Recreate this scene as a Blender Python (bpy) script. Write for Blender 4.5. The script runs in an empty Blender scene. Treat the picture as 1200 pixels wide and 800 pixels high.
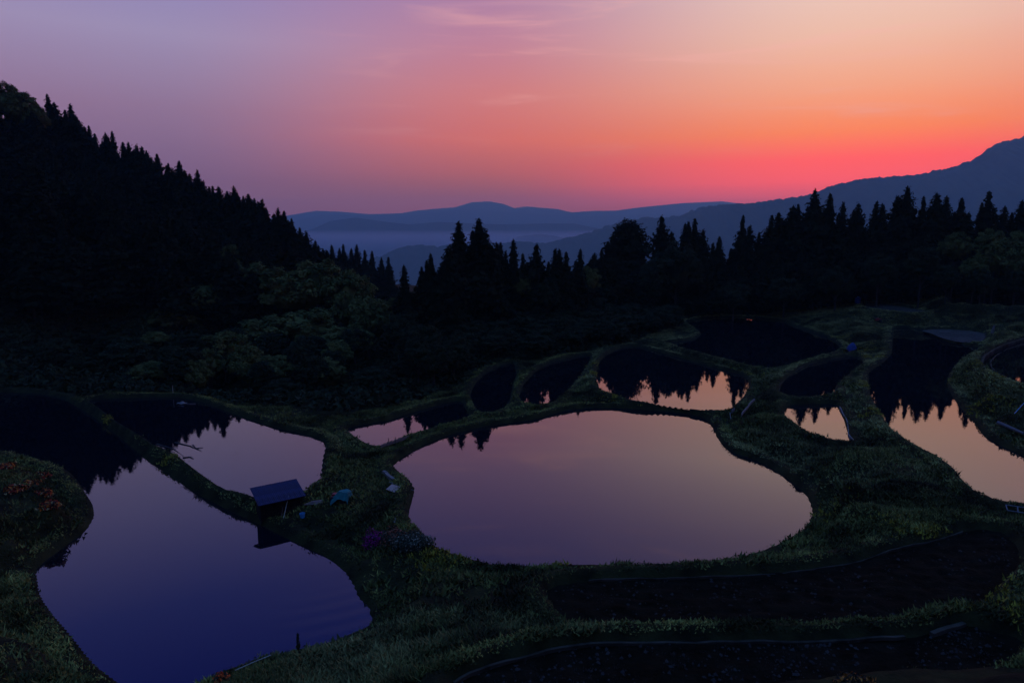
import bpy, math, random
import numpy as np
from mathutils import Vector, Matrix
R = math.radians
random.seed(7)
rng = np.random.default_rng(7)
scene = bpy.context.scene
COL = scene.collection

# ------------------------------------------------------------------ camera
CAM_H = 22.0
PITCH = R(8.9)
FPX = 800.0
cam_data = bpy.data.cameras.new('camera')
cam_data.lens = 24.0
cam_data.sensor_width = 36.0
cam_data.clip_start = 0.1
cam_data.clip_end = 200000.0
cam = bpy.data.objects.new('camera', cam_data)
cam.location = (0, 0, CAM_H)
cam.rotation_euler = (R(90) - PITCH, 0, 0)
COL.objects.link(cam)
scene.camera = cam

# ------------------------------------------------------------------ dusk sky
GLOW_AZ = R(27)          # azimuth of the afterglow, clockwise from straight ahead
def lin(c):
    o = []
    for v in c:
        v = v / 255.0
        o.append(v / 12.92 if v <= 0.04045 else ((v + 0.055) / 1.055) ** 2.4)
    return o
world = bpy.data.worlds.new("World")
scene.world = world
world.use_nodes = True
wn, wl = world.node_tree.nodes, world.node_tree.links
wn.clear()
def wnode(t, **k):
    n = wn.new(t)
    for a, b in k.items():
        setattr(n, a, b)
    return n
def wmath(op, a, b=None, c=None):
    n = wnode('ShaderNodeMath', operation=op)
    for i, v in enumerate((a, b, c)):
        if v is None: continue
        if isinstance(v, (int, float)): n.inputs[i].default_value = v
        else: wl.new(v, n.inputs[i])
    return n.outputs[0]
tc = wnode('ShaderNodeTexCoord')
sep = wnode('ShaderNodeSeparateXYZ')
wl.new(tc.outputs['Generated'], sep.inputs[0])
X, Y, Z = sep.outputs
hl = wmath('SQRT', wmath('ADD', wmath('MULTIPLY', X, X), wmath('MULTIPLY', Y, Y)))
hl = wmath('MAXIMUM', hl, 1e-4)
cosd = wmath('DIVIDE', wmath('ADD', wmath('MULTIPLY', X, math.sin(GLOW_AZ)), wmath('MULTIPLY', Y, math.cos(GLOW_AZ))), hl)
daz = wmath('ARCCOSINE', wmath('MINIMUM', wmath('MAXIMUM', cosd, -1.0), 1.0))   # 0..pi
elev = wmath('ARCSINE', wmath('MINIMUM', wmath('MAXIMUM', Z, 0.0), 1.0))        # 0..pi/2
efac = wmath('POWER', wmath('DIVIDE', elev, math.pi / 2), 0.5)
HAZE_DENSITY = 9.0e-5
HAZE_TOP, HAZE_END = 1010.0, 20300.0
AIR = (0.06, 0.09, 0.27)      # light scattered towards the eye by thick air
SKY_GAIN = 6.0
def through_air(e, col):
    """how bright the sky must be beyond the air to look like col at elevation e (degrees)"""
    L = min((HAZE_TOP - 22.0) / math.sin(R(max(e, .3))), HAZE_END / math.cos(R(e)))
    T = math.exp(-HAZE_DENSITY * L)
    return [max(v - i * (1 - T), 0.01) / T / SKY_GAIN for v, i in zip(lin(col), AIR)]
def ramp(stops):
    n = wnode('ShaderNodeValToRGB')
    cr = n.color_ramp
    cr.interpolation = 'LINEAR'
    es = [s_[0] for s_ in stops]
    E = sorted(set(es + [1.0, 2.0, 2.8, 3.5, 4.2, 5.0, 6.2, 8.5, 12.5, 20.0]))
    while len(cr.elements) > 1: cr.elements.remove(cr.elements[-1])
    for i, e in enumerate(E):
        col = [float(np.interp(e, es, [s_[1][k] for s_ in stops])) for k in range(3)]
        el = cr.elements[0] if i == 0 else cr.elements.new(math.sqrt(max(e, 0) / 90.0))
        el.position = math.sqrt(max(e, 0) / 90.0)
        el.color = through_air(e, col) + [1]
    wl.new(efac, n.inputs[0])
    return n.outputs[0]
SKY_GLOW = [(0, (125, 86, 122)), (2.2, (176, 92, 112)), (4.0, (244, 98, 82)), (5.5, (255, 100, 66)), (7.5, (250, 134, 104)), (10.5, (243, 164, 138)),
            (14, (238, 188, 170)), (18, (232, 200, 192)), (24, (172, 148, 180)), (31, (116, 106, 176)), (38, (72, 84, 178)), (50, (74, 120, 210)), (90, (86, 142, 228))]
SKY_MID = [(0, (114, 88, 128)), (3.0, (130, 92, 128)), (5.0, (172, 99, 120)), (7.5, (206, 110, 116)), (11, (206, 124, 132)),
           (15, (190, 130, 156)), (20, (160, 128, 172)), (26, (116, 106, 174)), (32, (64, 76, 172)), (38, (34, 58, 168)), (50, (68, 118, 210)), (90, (86, 142, 228))]
SKY_SIDE = [(0, (112, 92, 136)), (4, (118, 96, 138)), (9, (142, 116, 152)), (14, (156, 142, 180)), (20, (132, 126, 184)),
            (27, (78, 86, 178)), (35, (30, 50, 168)), (50, (62, 114, 210)), (90, (86, 142, 228))]
SKY_BACK = [(0, (56, 60, 92)), (8, (64, 70, 112)), (20, (62, 78, 140)), (45, (70, 108, 204)), (90, (86, 142, 228))]
g, m_, s_, b_ = ramp(SKY_GLOW), ramp(SKY_MID), ramp(SKY_SIDE), ramp(SKY_BACK)
def wmap(v, a, b):
    n = wnode('ShaderNodeMapRange', interpolation_type='SMOOTHSTEP')
    wl.new(v, n.inputs['Value'])
    n.inputs['From Min'].default_value = a; n.inputs['From Max'].default_value = b
    return n.outputs[0]
def wmix(f, a, b, mode='MIX'):
    n = wnode('ShaderNodeMix', data_type='RGBA', blend_type=mode)
    if isinstance(f, float): n.inputs[0].default_value = f
    else: wl.new(f, n.inputs[0])
    for i, v in ((6, a), (7, b)):
        if isinstance(v, tuple): n.inputs[i].default_value = v
        else: wl.new(v, n.inputs[i])
    return n.outputs[2]
c = wmix(wmap(daz, R(1), R(31)), g, m_)
c = wmix(wmap(daz, R(26), R(54)), c, s_)
c = wmix(wmap(daz, R(72), R(125)), c, b_)
# thin high cirrus, stretched along the horizon
mp = wnode('ShaderNodeMapping')
mp.inputs['Rotation'].default_value = (0, R(7), 0)
mp.inputs['Scale'].default_value = (2.2, 2.2, 26)
wl.new(tc.outputs['Generated'], mp.inputs[0])
nz = wnode('ShaderNodeTexNoise')
nz.inputs['Scale'].default_value = 1.6; nz.inputs['Detail'].default_value = 5; nz.inputs['Roughness'].default_value = 0.6
nz.inputs['Distortion'].default_value = 0.7
wl.new(mp.outputs[0], nz.inputs['Vector'])
cl = wmap(nz.outputs[0], 0.52, 0.78)
band = wmath('MULTIPLY', wmap(elev, R(5), R(9)), wmath('SUBTRACT', 1.0, wmap(elev, R(15), R(35))))
cl = wmath('MULTIPLY', wmath('MULTIPLY', cl, band), wmath('SUBTRACT', 0.45, wmath('MULTIPLY', 0.45, wmap(daz, R(26), R(46)))))
c = wmix(cl, c, (1.3 / SKY_GAIN, 0.62 / SKY_GAIN, 0.5 / SKY_GAIN, 1))
bg = wnode('ShaderNodeBackground')
bg.inputs['Strength'].default_value = SKY_GAIN
wl.new(c, bg.inputs[0])
wo = wnode('ShaderNodeOutputWorld')
wl.new(bg.outputs[0], wo.inputs[0])

# last faint warmth of the set sun, from the afterglow
sun_d = bpy.data.lights.new('sun', 'SUN')
sun_d.energy = 0.3; sun_d.angle = R(1.5); sun_d.color = (1.0, 0.55, 0.4)
sun = bpy.data.objects.new('sun', sun_d)
sun.rotation_euler = Vector((math.sin(GLOW_AZ) * math.cos(R(2)), math.cos(GLOW_AZ) * math.cos(R(2)), math.sin(R(2)))).to_track_quat('Z', 'Y').to_euler()
COL.objects.link(sun)

scene.view_settings.view_transform = 'Standard'
scene.view_settings.look = 'None'
scene.view_settings.exposure = 0.0
scene.view_settings.gamma = 1.0
scene.view_settings.use_curve_mapping = False
scene.render.engine = 'CYCLES'
scene.cycles.use_denoising = True
scene.cycles.max_bounces = 5
scene.cycles.diffuse_bounces = 2
scene.cycles.glossy_bounces = 3
scene.cycles.transparent_max_bounces = 8
scene.cycles.volume_bounces = 0

# ------------------------------------------------------------------ helpers
cp_, sp_ = math.cos(PITCH), math.sin(PITCH)
def at(px, py, z):
    u, v = (px - 600) / FPX, (400 - py) / FPX
    d = (u, cp_ + v * sp_, -sp_ + v * cp_)
    t = (z - CAM_H) / d[2]
    return (d[0] * t, d[1] * t)
def ray_at(px, py, D):
    """x and z where the sight line through a picture point is D metres ahead"""
    u, v = (px - 600) / FPX, (400 - py) / FPX
    k = D / (cp_ + v * sp_)
    return u * k, CAM_H + (-sp_ + v * cp_) * k

def smooth(t):
    t = np.clip(t, 0, 1)
    return t * t * (3 - 2 * t)
_lat = rng.random((256, 256))
def vnoise(x, y):
    xi, yi = np.floor(x).astype(int), np.floor(y).astype(int)
    fx, fy = smooth(x - xi), smooth(y - yi)
    a = _lat[xi & 255, yi & 255]; b = _lat[(xi + 1) & 255, yi & 255]
    c_ = _lat[xi & 255, (yi + 1) & 255]; d = _lat[(xi + 1) & 255, (yi + 1) & 255]
    return (a * (1 - fx) + b * fx) * (1 - fy) + (c_ * (1 - fx) + d * fx) * fy
def fbm(x, y, o=4):
    s, a, t = 0, 1.0, 0
    for i in range(o):
        s = s + a * vnoise(x * 2 ** i + 17.3 * i, y * 2 ** i + 9.1 * i); t += a; a *= 0.5
    return s / t - 0.5

def mesh_np(name, verts, faces, mat=None, cols=None, shade_smooth=False):
    """verts (n,3); faces (m,k) all of the same size"""
    verts = np.asarray(verts, dtype=np.float32); faces = np.asarray(faces, dtype=np.int32)
    me = bpy.data.meshes.new(name)
    me.vertices.add(len(verts)); me.vertices.foreach_set('co', verts.ravel())
    k = faces.shape[1]
    me.loops.add(faces.size); me.loops.foreach_set('vertex_index', faces.ravel())
    me.polygons.add(len(faces))
    me.polygons.foreach_set('loop_start', np.arange(0, faces.size, k, dtype=np.int32))
    if shade_smooth: me.polygons.foreach_set('use_smooth', np.ones(len(faces), dtype=bool))
    me.update(calc_edges=True)
    if cols is not None:
        ca = me.color_attributes.new('tint', 'FLOAT_COLOR', 'POINT')
        ca.data.foreach_set('color', np.asarray(cols, dtype=np.float32).ravel())
    if mat: me.materials.append(mat)
    return me
def link(name, me, parent=None, loc=(0, 0, 0), rot=(0, 0, 0), scale=(1, 1, 1)):
    o = bpy.data.objects.new(name, me)
    COL.objects.link(o)
    o.location = loc; o.rotation_euler = rot; o.scale = scale
    if parent: o.parent = parent
    return o
def tag(o, label=None, cat=None, group=None, kind=None):
    if label: o['label'] = label
    if cat: o['category'] = cat
    if group: o['group'] = group
    if kind: o['kind'] = kind
    return o
def empty(name, loc, label, cat, group=None, rz=0):
    o = link(name, None, loc=loc, rot=(0, 0, rz))
    o.empty_display_size = 0.3
    return tag(o, label, cat, group)

class MB:
    """collects plain shapes into one mesh"""
    def __init__(self): self.v = []; self.f = []
    def add(self, vs, fs):
        n = len(self.v)
        self.v += [tuple(p) for p in vs]; self.f += [tuple(i + n for i in f) for f in fs]
        return self
    def box(self, c, s, rz=0, M=None):
        vs = []
        for dx in (-.5, .5):
            for dy in (-.5, .5):
                for dz in (-.5, .5):
                    p = Vector((dx * s[0], dy * s[1], dz * s[2]))
                    if rz: p = Matrix.Rotation(rz, 3, 'Z') @ p
                    if M: p = M @ p
                    vs.append(p + Vector(c))
        return self.add(vs, [(0, 1, 3, 2), (4, 6, 7, 5), (0, 4, 5, 1), (2, 3, 7, 6), (0, 2, 6, 4), (1, 5, 7, 3)])
    def tube(self, pts, r, n=6, r2=None):
        pts = [Vector(p) for p in pts]
        N = len(pts); base = len(self.v)
        for i, p in enumerate(pts):
            t = (pts[min(i + 1, N - 1)] - pts[max(i - 1, 0)]).normalized()
            a = t.orthogonal().normalized(); b = t.cross(a)
            rr = r if r2 is None else r + (r2 - r) * i / (N - 1)
            for k in range(n):
                w = 2 * math.pi * k / n
                self.v.append(tuple(p + (a * math.cos(w) + b * math.sin(w)) * rr))
        for i in range(N - 1):
            for k in range(n):
                q = base + i * n
                self.f.append((q + k, q + (k + 1) % n, q + n + (k + 1) % n, q + n + k))
        self.f.append(tuple(base + k for k in range(n))[::-1])
        self.f.append(tuple(base + (N - 1) * n + k for k in range(n)))
        return self
    def mesh(self, name, mat):
        me = bpy.data.meshes.new(name)
        me.from_pydata(self.v, [], self.f); me.update()
        me.materials.append(mat)
        return me
    def build(self, name, mat, parent=None, **k):
        return link(name, self.mesh(name, mat), parent, **k)

# ------------------------------------------------------------------ materials
def mat_new(name):
    m = bpy.data.materials.new(name); m.use_nodes = True
    nt = m.node_tree; nt.nodes.clear()
    out = nt.nodes.new('ShaderNodeOutputMaterial')
    return m, nt, out
def basic(name, col, rough=0.8, col2=None, scale=3.0, bump=0.0, bscale=20, metallic=0.0, spec=0.3, tint=False, detail=6):
    m, nt, out = mat_new(name)
    p = nt.nodes.new('ShaderNodeBsdfPrincipled')
    p.inputs['Roughness'].default_value = rough; p.inputs['Metallic'].default_value = metallic
    p.inputs['Specular IOR Level'].default_value = spec
    nt.links.new(p.outputs[0], out.inputs[0])
    tcn = nt.nodes.new('ShaderNodeTexCoord')
    colsock = None
    if tint:
        a = nt.nodes.new('ShaderNodeVertexColor'); a.layer_name = 'tint'
        colsock = a.outputs[0]
    elif col2:
        n = nt.nodes.new('ShaderNodeTexNoise'); n.inputs['Scale'].default_value = scale; n.inputs['Detail'].default_value = detail
        nt.links.new(tcn.outputs['Object'], n.inputs['Vector'])
        r = nt.nodes.new('ShaderNodeValToRGB')
        r.color_ramp.elements[0].position = 0.35; r.color_ramp.elements[1].position = 0.65
        r.color_ramp.elements[0].color = (*col, 1); r.color_ramp.elements[1].color = (*col2, 1)
        nt.links.new(n.outputs[0], r.inputs[0]); colsock = r.outputs[0]
    if colsock: nt.links.new(colsock, p.inputs['Base Color'])
    else: p.inputs['Base Color'].default_value = (*col, 1)
    if bump:
        n2 = nt.nodes.new('ShaderNodeTexNoise'); n2.inputs['Scale'].default_value = bscale; n2.inputs['Detail'].default_value = 5
        nt.links.new(tcn.outputs['Object'], n2.inputs['Vector'])
        bn = nt.nodes.new('ShaderNodeBump'); bn.inputs['Strength'].default_value = bump; bn.inputs['Distance'].default_value = 0.1
        nt.links.new(n2.outputs[0], bn.inputs['Height']); nt.links.new(bn.outputs[0], p.inputs['Normal'])
    return m
M = {}
M['ground'] = basic('grassy ground', (0.010, 0.0095, 0.003), 0.95, (0.034, 0.031, 0.008), 0.7, bump=0.8, bscale=6, spec=0.1)
M['grass'] = basic('grass blades', (0, 0, 0), 0.75, tint=True, spec=0.15)
M['leaf'] = basic('leaves', (0, 0, 0), 0.7, tint=True, spec=0.15)
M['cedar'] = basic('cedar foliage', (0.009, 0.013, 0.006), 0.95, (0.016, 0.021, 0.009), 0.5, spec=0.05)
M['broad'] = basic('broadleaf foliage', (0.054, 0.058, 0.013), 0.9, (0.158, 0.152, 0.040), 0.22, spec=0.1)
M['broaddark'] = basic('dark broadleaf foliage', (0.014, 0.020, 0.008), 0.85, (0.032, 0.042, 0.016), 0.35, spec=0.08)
M['bark'] = basic('bark', (0.030, 0.024, 0.020), 0.95, (0.055, 0.045, 0.036), 3, bump=0.5)
M['mud'] = basic('wet mud', (0.030, 0.026, 0.022), 0.9, (0.055, 0.048, 0.040), 1.5, bump=0.7, bscale=9, spec=0.1)
M['soil'] = basic('ploughed dark soil', (0.005, 0.0045, 0.0022), 0.95, (0.014, 0.011, 0.006), 1.2, bump=0.9, bscale=5, spec=0.03)
M['palemud'] = basic('pale drying mud', (0.045, 0.036, 0.026), 0.8, (0.085, 0.068, 0.050), 0.6, bump=0.6, bscale=4, spec=0.1)
M['concrete'] = basic('old concrete', (0.022, 0.019, 0.012), 0.95, (0.080, 0.066, 0.044), 1.0, bump=0.3, spec=0.05)
M['roof'] = basic('faded blue painted steel', (0.012, 0.012, 0.038), 0.7, (0.030, 0.030, 0.085), 1.8, spec=0.3, bump=.4, bscale=7)
M['wood'] = basic('weathered wood', (0.040, 0.030, 0.024), 0.9, (0.085, 0.065, 0.050), 4, bump=0.4)
M['darkwood'] = basic('dark boards', (0.010, 0.009, 0.009), 0.95, (0.020, 0.017, 0.015), 4, bump=0.4, spec=0.05)
M['board'] = basic('bare plywood', (0.42, 0.24, 0.17), 0.8, (0.52, 0.31, 0.22), 3)
M['plank'] = basic('old plank', (0.16, 0.105, 0.08), 0.85, (0.26, 0.17, 0.13), 5, bump=0.3)
M['pole'] = basic('bamboo pole', (0.42, 0.36, 0.25), 0.6, (0.6, 0.52, 0.38), 5)
M['teal'] = basic('teal tarpaulin', (0.008, 0.11, 0.10), 0.7, (0.014, 0.18, 0.15), 2.5, bump=0.5, bscale=5)
M['blue'] = basic('blue plastic', (0.010, 0.026, 0.10), 0.65, (0.015, 0.04, 0.16), 3)
M['lightblue'] = basic('pale blue plastic', (0.04, 0.22, 0.38), 0.5, (0.07, 0.30, 0.46), 3)
M['sheet'] = basic('pale vinyl sheet', (0.12, 0.105, 0.085), 0.8, (0.22, 0.19, 0.155), 3, bump=0.4, bscale=6)
M['red'] = basic('red painted metal', (0.20, 0.02, 0.02), 0.5, (0.30, 0.03, 0.025), 5)
M['metal'] = basic('galvanised steel', (0.10, 0.10, 0.10), 0.6, (0.20, 0.19, 0.18), 4, metallic=0.3)
M['pipe'] = basic('grey plastic pipe', (0.10, 0.09, 0.085), 0.8, (0.15, 0.135, 0.125), 3)
M['mountain'] = basic('wooded mountainside', (0.018, 0.028, 0.020), 1.0, (0.040, 0.055, 0.036), 0.01, spec=0.0)
M['rubber'] = basic('black rubber', (0.015, 0.015, 0.015), 0.8)

def water_mat(name, mud=(0.004, 0.005, 0.009), ripple=0.02, rings=None):
    m, nt, out = mat_new(name)
    N, L = nt.nodes, nt.links
    t = N.new('ShaderNodeTexCoord')
    n1 = N.new('ShaderNodeTexNoise'); n1.inputs['Scale'].default_value = 2.2; n1.inputs['Detail'].default_value = 3
    L.new(t.outputs['Object'], n1.inputs['Vector'])
    b = N.new('ShaderNodeBump'); b.inputs['Strength'].default_value = ripple; b.inputs['Distance'].default_value = 0.05
    L.new(n1.outputs[0], b.inputs['Height'])
    nrm = b.outputs[0]
    if rings:
        cx, cy, r = rings
        mpn = N.new('ShaderNodeMapping'); mpn.inputs['Location'].default_value = (-cx, -cy, 0); L.new(t.outputs['Object'], mpn.inputs[0])
        w = N.new('ShaderNodeTexWave'); w.wave_type = 'RINGS'; w.rings_direction = 'Z'; w.inputs['Scale'].default_value = 0.22
        w.inputs['Distortion'].default_value = 0.8; w.inputs['Detail Scale'].default_value = 0.3
        L.new(mpn.outputs[0], w.inputs['Vector'])
        ln = N.new('ShaderNodeVectorMath'); ln.operation = 'LENGTH'; mp2 = N.new('ShaderNodeMapping'); _q = at(400, 722, -1.2); mp2.inputs['Location'].default_value = (-_q[0], -_q[1], 0); L.new(t.outputs['Object'], mp2.inputs[0]); L.new(mp2.outputs[0], ln.inputs[0])
        mr = N.new('ShaderNodeMapRange'); mr.interpolation_type = 'SMOOTHSTEP'
        mr.inputs['From Min'].default_value = r; mr.inputs['From Max'].default_value = r * 0.3
        L.new(ln.outputs['Value'], mr.inputs['Value'])
        mm = N.new('ShaderNodeMath'); mm.operation = 'MULTIPLY'; L.new(w.outputs[1], mm.inputs[0]); L.new(mr.outputs[0], mm.inputs[1])
        b2 = N.new('ShaderNodeBump'); b2.inputs['Strength'].default_value = 0.03; b2.inputs['Distance'].default_value = 0.12
        L.new(mm.outputs[0], b2.inputs['Height']); L.new(nrm, b2.inputs['Normal']); nrm = b2.outputs[0]
    fr = N.new('ShaderNodeFresnel'); fr.inputs['IOR'].default_value = WATER_IOR
    L.new(nrm, fr.inputs['Normal'])
    d = N.new('ShaderNodeBsdfDiffuse'); d.inputs['Color'].default_value = (*mud, 1)
    g_ = N.new('ShaderNodeBsdfGlossy'); g_.inputs['Roughness'].default_value = 0.015; g_.inputs['Color'].default_value = (1, 1, 1, 1)
    L.new(nrm, g_.inputs['Normal'])
    mx = N.new('ShaderNodeMixShader')
    L.new(fr.outputs[0], mx.inputs[0]); L.new(d.outputs[0], mx.inputs[1]); L.new(g_.outputs[0], mx.inputs[2])
    L.new(mx.outputs[0], out.inputs[0])
    return m
WATER_IOR = 1.86
M['water'] = water_mat('paddy water')
_rc = at(350, 600, -1.2)
M['water_rings'] = water_mat('paddy water with ripples', rings=(_rc[0], _rc[1], 5.0))

# ------------------------------------------------------------------ paddies: outline and water level
PADDIES = {}
def paddy(key, z, pts, kind='water'):
    w = [at(px, py, z) for px, py in pts]
    PADDIES[key] = dict(z=z, poly=np.array(w), kind=kind, pts=pts)
paddy('main', 0.0, [(460,546),(469,537),(492,523),(527,509),(568,499.5),(600,495),(626,491.5),(645,486),(662,481),(689,478),(715,477.8),(740,479),(770,481),(805,484.6),(824,488.6),(831,494),(835,501),(842,515),(850,525),(861,531.5),(876,535),(892,542),(908,550.6),(925,562),(940,574),(949,586),(953,600),(950,610),(940,622.6),(928,630),(915,637),(895,647),(873,654),(850,659),(800,664),(740,666),(700,664.5),(660,665),(635,668),(610,668),(580,665),(545,657),(520,647),(508,640),(495,625),(481,612),(478,600),(482.5,586),(486,574.5),(481,564),(467.5,553.5)])
paddy('left', -1.2, [(0,459),(45,461),(74,467),(90,476),(112,489.5),(135,507.5),(153,522),(175.5,541),(200,557),(220,571),(240,583),(273,600),(300,612),(330,627),(357,640),(375,648),(389,656),(405,669),(415,685),(421,700),(433,711),(437,728),(424,741),(387,756),(347,765),(317,772),(267,788),(240,800),(215,815),(180,825),(150,812),(137,800),(110,780),(95,762),(80,742),(62,722),(50,705),(45,695),(41,667),(50,660),(72,642),(100,622),(110,605),(108,591),(99,577),(90,563),(80,552),(56,544),(22,534),(0,530),(-60,520),(-90,490),(-60,465)])
paddy('upper_left', -0.4, [(102,469),(126,467),(160,466),(200,465),(220,467),(240,472),(256,478),(270,483),(292,491),(320,500),(340,505),(364,510),(378,516),(382,524),(379,536),(377,552),(378,562),(364,570),(353,581),(325,588),(300,585),(292,582),(268,576),(256,570),(230,552),(206,533),(180,522),(175,518),(153,504),(135,493),(117,479)])
paddy('strip', -0.7, [(405,503),(417,499),(440,495),(458,491.5),(483,483),(515,474),(533,469.5),(541,470),(546,480),(554,488),(537,495),(506,504),(479,512),(455,521),(441,526),(429,521),(414,511)])
paddy('hidden', -0.6, [(567,438),(584,429),(603,424),(605,440),(600,455),(598,468),(590,480),(575,486),(563,486),(556,476),(551,464),(556,450)])
paddy('crescent', -0.2, [(610,457),(615,448),(631,432),(652,423),(675,417.5),(691,415.5),(692,420),(687,430),(676,446),(659,464),(645,474),(631,478),(615,474.5),(609,467)])
paddy('mirror', 0.5, [(700,430),(704,422),(710,416),(726,408),(744,405),(766.5,411),(798,419.5),(822.5,427),(850.5,434),(868,439),(877,444),(878,453),(871.5,465),(862,474),(855,481),(848,484),(831,482.5),(805,479),(770,475),(740,471),(723,466),(710,461),(702,455),(699,445)])
paddy('far', 1.0, [(803,377),(822,373.5),(850,371),(884,372),(917,376),(932,382.5),(951,389),(976,398),(986,408),(976,414),(947,422),(924,430),(906,434),(890.5,433),(872.5,429),(850,423),(822,415),(796,408),(777,402),(795,400),(814,397.6),(822.5,391.5),(814,384.5)])
paddy('bent', 1.7, [(913,461),(915,450),(924,441),(944.5,428),(974,421),(1003,416.5),(1010,420),(1011,426),(994,439),(981,450),(976,463),(958,466),(929,467)])
paddy('triangle', 1.3, [(918.6,480),(926.5,474),(951,473),(976,473),(983,476),(989.5,492.7),(994,508.5),(1000,519),(990,520),(976,518.6),(951,511),(933,499.5),(920,488)])
paddy('right', 2.0, [(1047,384),(1063,384),(1078,386),(1092,393),(1105,399),(1130,404),(1150,407),(1140,413),(1122,424),(1112,438.5),(1110,450),(1114,460),(1124,476),(1140,492),(1152,510),(1170,520),(1188,528),(1200,534),(1240,548),(1262,580),(1240,606),(1200,594),(1174,591),(1148,582),(1130,566),(1120,552),(1100,538),(1072,524),(1046,506),(1036,492),(1020,464),(1018,450),(1017.5,436),(1031,426.5),(1045,416),(1046,396.5)])
paddy('concrete', 4.6, [(1149,425),(1152,418),(1166,409),(1183,402),(1200,397),(1240,390),(1290,395),(1310,425),(1280,450),(1240,460),(1200,453),(1175,444),(1157.5,435)])
paddy('mud_flat', 2.35, [(1080,387.5),(1100,385.5),(1140,387.5),(1158,392),(1156,397),(1149,402.5),(1122,400.5),(1106,396.5),(1092,391)], 'field')
paddy('pale', 4.6, [(1009,356.5),(1026,355),(1061,359),(1088,366),(1075,368),(1044,365.5),(1017,362.5)], 'field')
paddy('top', 6.6, [(1105,349),(1150,346.5),(1200,346),(1260,345.5),(1260,361),(1200,360),(1140,357),(1114,355.5)])
paddy('field_upper', 1.9, [(640,694),(655,686),(687,681.5),(712,680.5),(750,678),(800,679),(850,676),(905,672),(960,667),(1010,657),(1060,642),(1097,634),(1130,622.5),(1155,621),(1175,624),(1192,640),(1195,660),(1185,673),(1172,685),(1160,700),(1150,711),(1122,716),(1072,726),(1035,736),(960,739),(880,741),(800,742),(700,741),(678,738),(650,716)], 'field')
paddy('field_lower', 3.7, [(530,803),(550,791),(575,780),(625,767),(675,757.5),(725,754),(800,751.5),(880,752),(960,751),(1035,749.5),(1085,745),(1130,731),(1155,738),(1190,746),(1199,754),(1187,772),(1160,786),(1097,788),(1060,786),(997,794),(930,802),(850,808),(760,815),(640,825),(560,825)], 'field')

def dist_poly(P, x, y):
    """distance to the outline and inside flag"""
    d2 = np.full(x.shape, 1e12); ins = np.zeros(x.shape, bool)
    n = len(P)
    for i in range(n):
        ax, ay = P[i]; bx, by = P[(i + 1) % n]
        ex, ey = bx - ax, by - ay
        t = np.clip(((x - ax) * ex + (y - ay) * ey) / (ex * ex + ey * ey + 1e-9), 0, 1)
        dx, dy = x - ax - t * ex, y - ay - t * ey
        d2 = np.minimum(d2, dx * dx + dy * dy)
        if ey != 0:
            c_ = (ay > y) != (by > y)
            ins ^= c_ & (x < ex * (y - ay) / ey + ax)
    return np.sqrt(d2), ins
def chaikin(P):
    Q = []
    n = len(P)
    for i in range(n):
        a, b = P[i], P[(i + 1) % n]
        Q.append(a * 0.86 + b * 0.14); Q.append(a * 0.14 + b * 0.86)
    return np.array(Q)
for p in PADDIES.values(): p['poly'] = chaikin(p['poly'])

# shaping points: (picture x, picture y, height, reach)
SHAPE = [
 (30,575,1.6,3),(60,590,1.2,2.5),(0,548,1.2,3),(10,630,1.0,3),(20,700,0.2,3),(0,760,2.2,4),(40,795,2.6,3),(-60,600,2.2,5),(-80,760,4,6),
 (330,603,0.1,4),(400,580,0.2,4),(440,600,0.35,4),(420,650,0.5,3),(500,700,1.1,4),(560,690,1.1,3),(600,720,2.0,3),(470,750,1.2,4),(500,790,2.4,4),(400,790,1.2,4),(640,745,2.6,2),
 (395,540,0.3,3),(420,545,0.3,3),
 (880,505,1.4,1.2),(914,512,1.5,1.5),(935,533,2.5,1.5),(965,545,3.1,1.5),(995,565,3.2,1.5),(1010,590,3.1,2),(1060,610,3.0,3),(915,549,.4,.8),(935,560,.4,.8),(955,575,.4,.8),(968,590,.35,.8),(974,605,.35,.8),(970,620,.4,.8),(1000,615,2.4,1),(900,490,1.7,2),(1010,530,2.6,2),(1070,570,2.9,3),(1120,600,2.9,3),(960,640,1.2,2),(1000,640,2.5,3),
 (1000,470,2.4,1.5),(1030,400,2.9,3),(1010,390,2.7,3),(960,380,2.4,3),
 (1130,440,3.6,2),(1160,460,4.6,3),(1190,485,3.8,3),(1180,500,2.9,2),(1175,385,5.6,4),(1195,378,6.4,4),
 (740,388,1.2,4),(780,385,1.2,4),(700,400,-0.2,6),(640,405,-0.8,8),(580,420,-1.2,8),(520,440,-1.4,8),(460,465,-1.2,5),
 (1060,376,4.3,1.2),(1080,375,4.4,1.2),(1100,374,4.5,1.2),(1125,373.5,4.7,1.2),(1150,373,5.0,1.2),(1060,381,2.6,1),(1090,382,2.7,1),(1120,383,2.8,1),(1150,386,3.0,1),(1000,374,3.4,1.5),(970,372,3.0,2),(930,371,2.4,2),(980,362,3.6,2),(940,362,2.6,3),(1100,343,7.2,2),(1100,352,6.9,1),(1080,362,5.2,1),(1120,362,6.8,1),(1160,365,6.9,1),(1130,368,4.8,1),(1170,371,5.0,1),(1200,640,4.0,4),(1195,700,4.6,5),(1220,720,5,5),(1210,790,6,5),(1100,798,5,3),
 (900,360,1.6,12),(980,352,3.4,10),(850,365,0.9,12),(780,370,0.3,12),
]
SHP = [(*at(px, py, z), z, r) for px, py, z, r in SHAPE]
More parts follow.
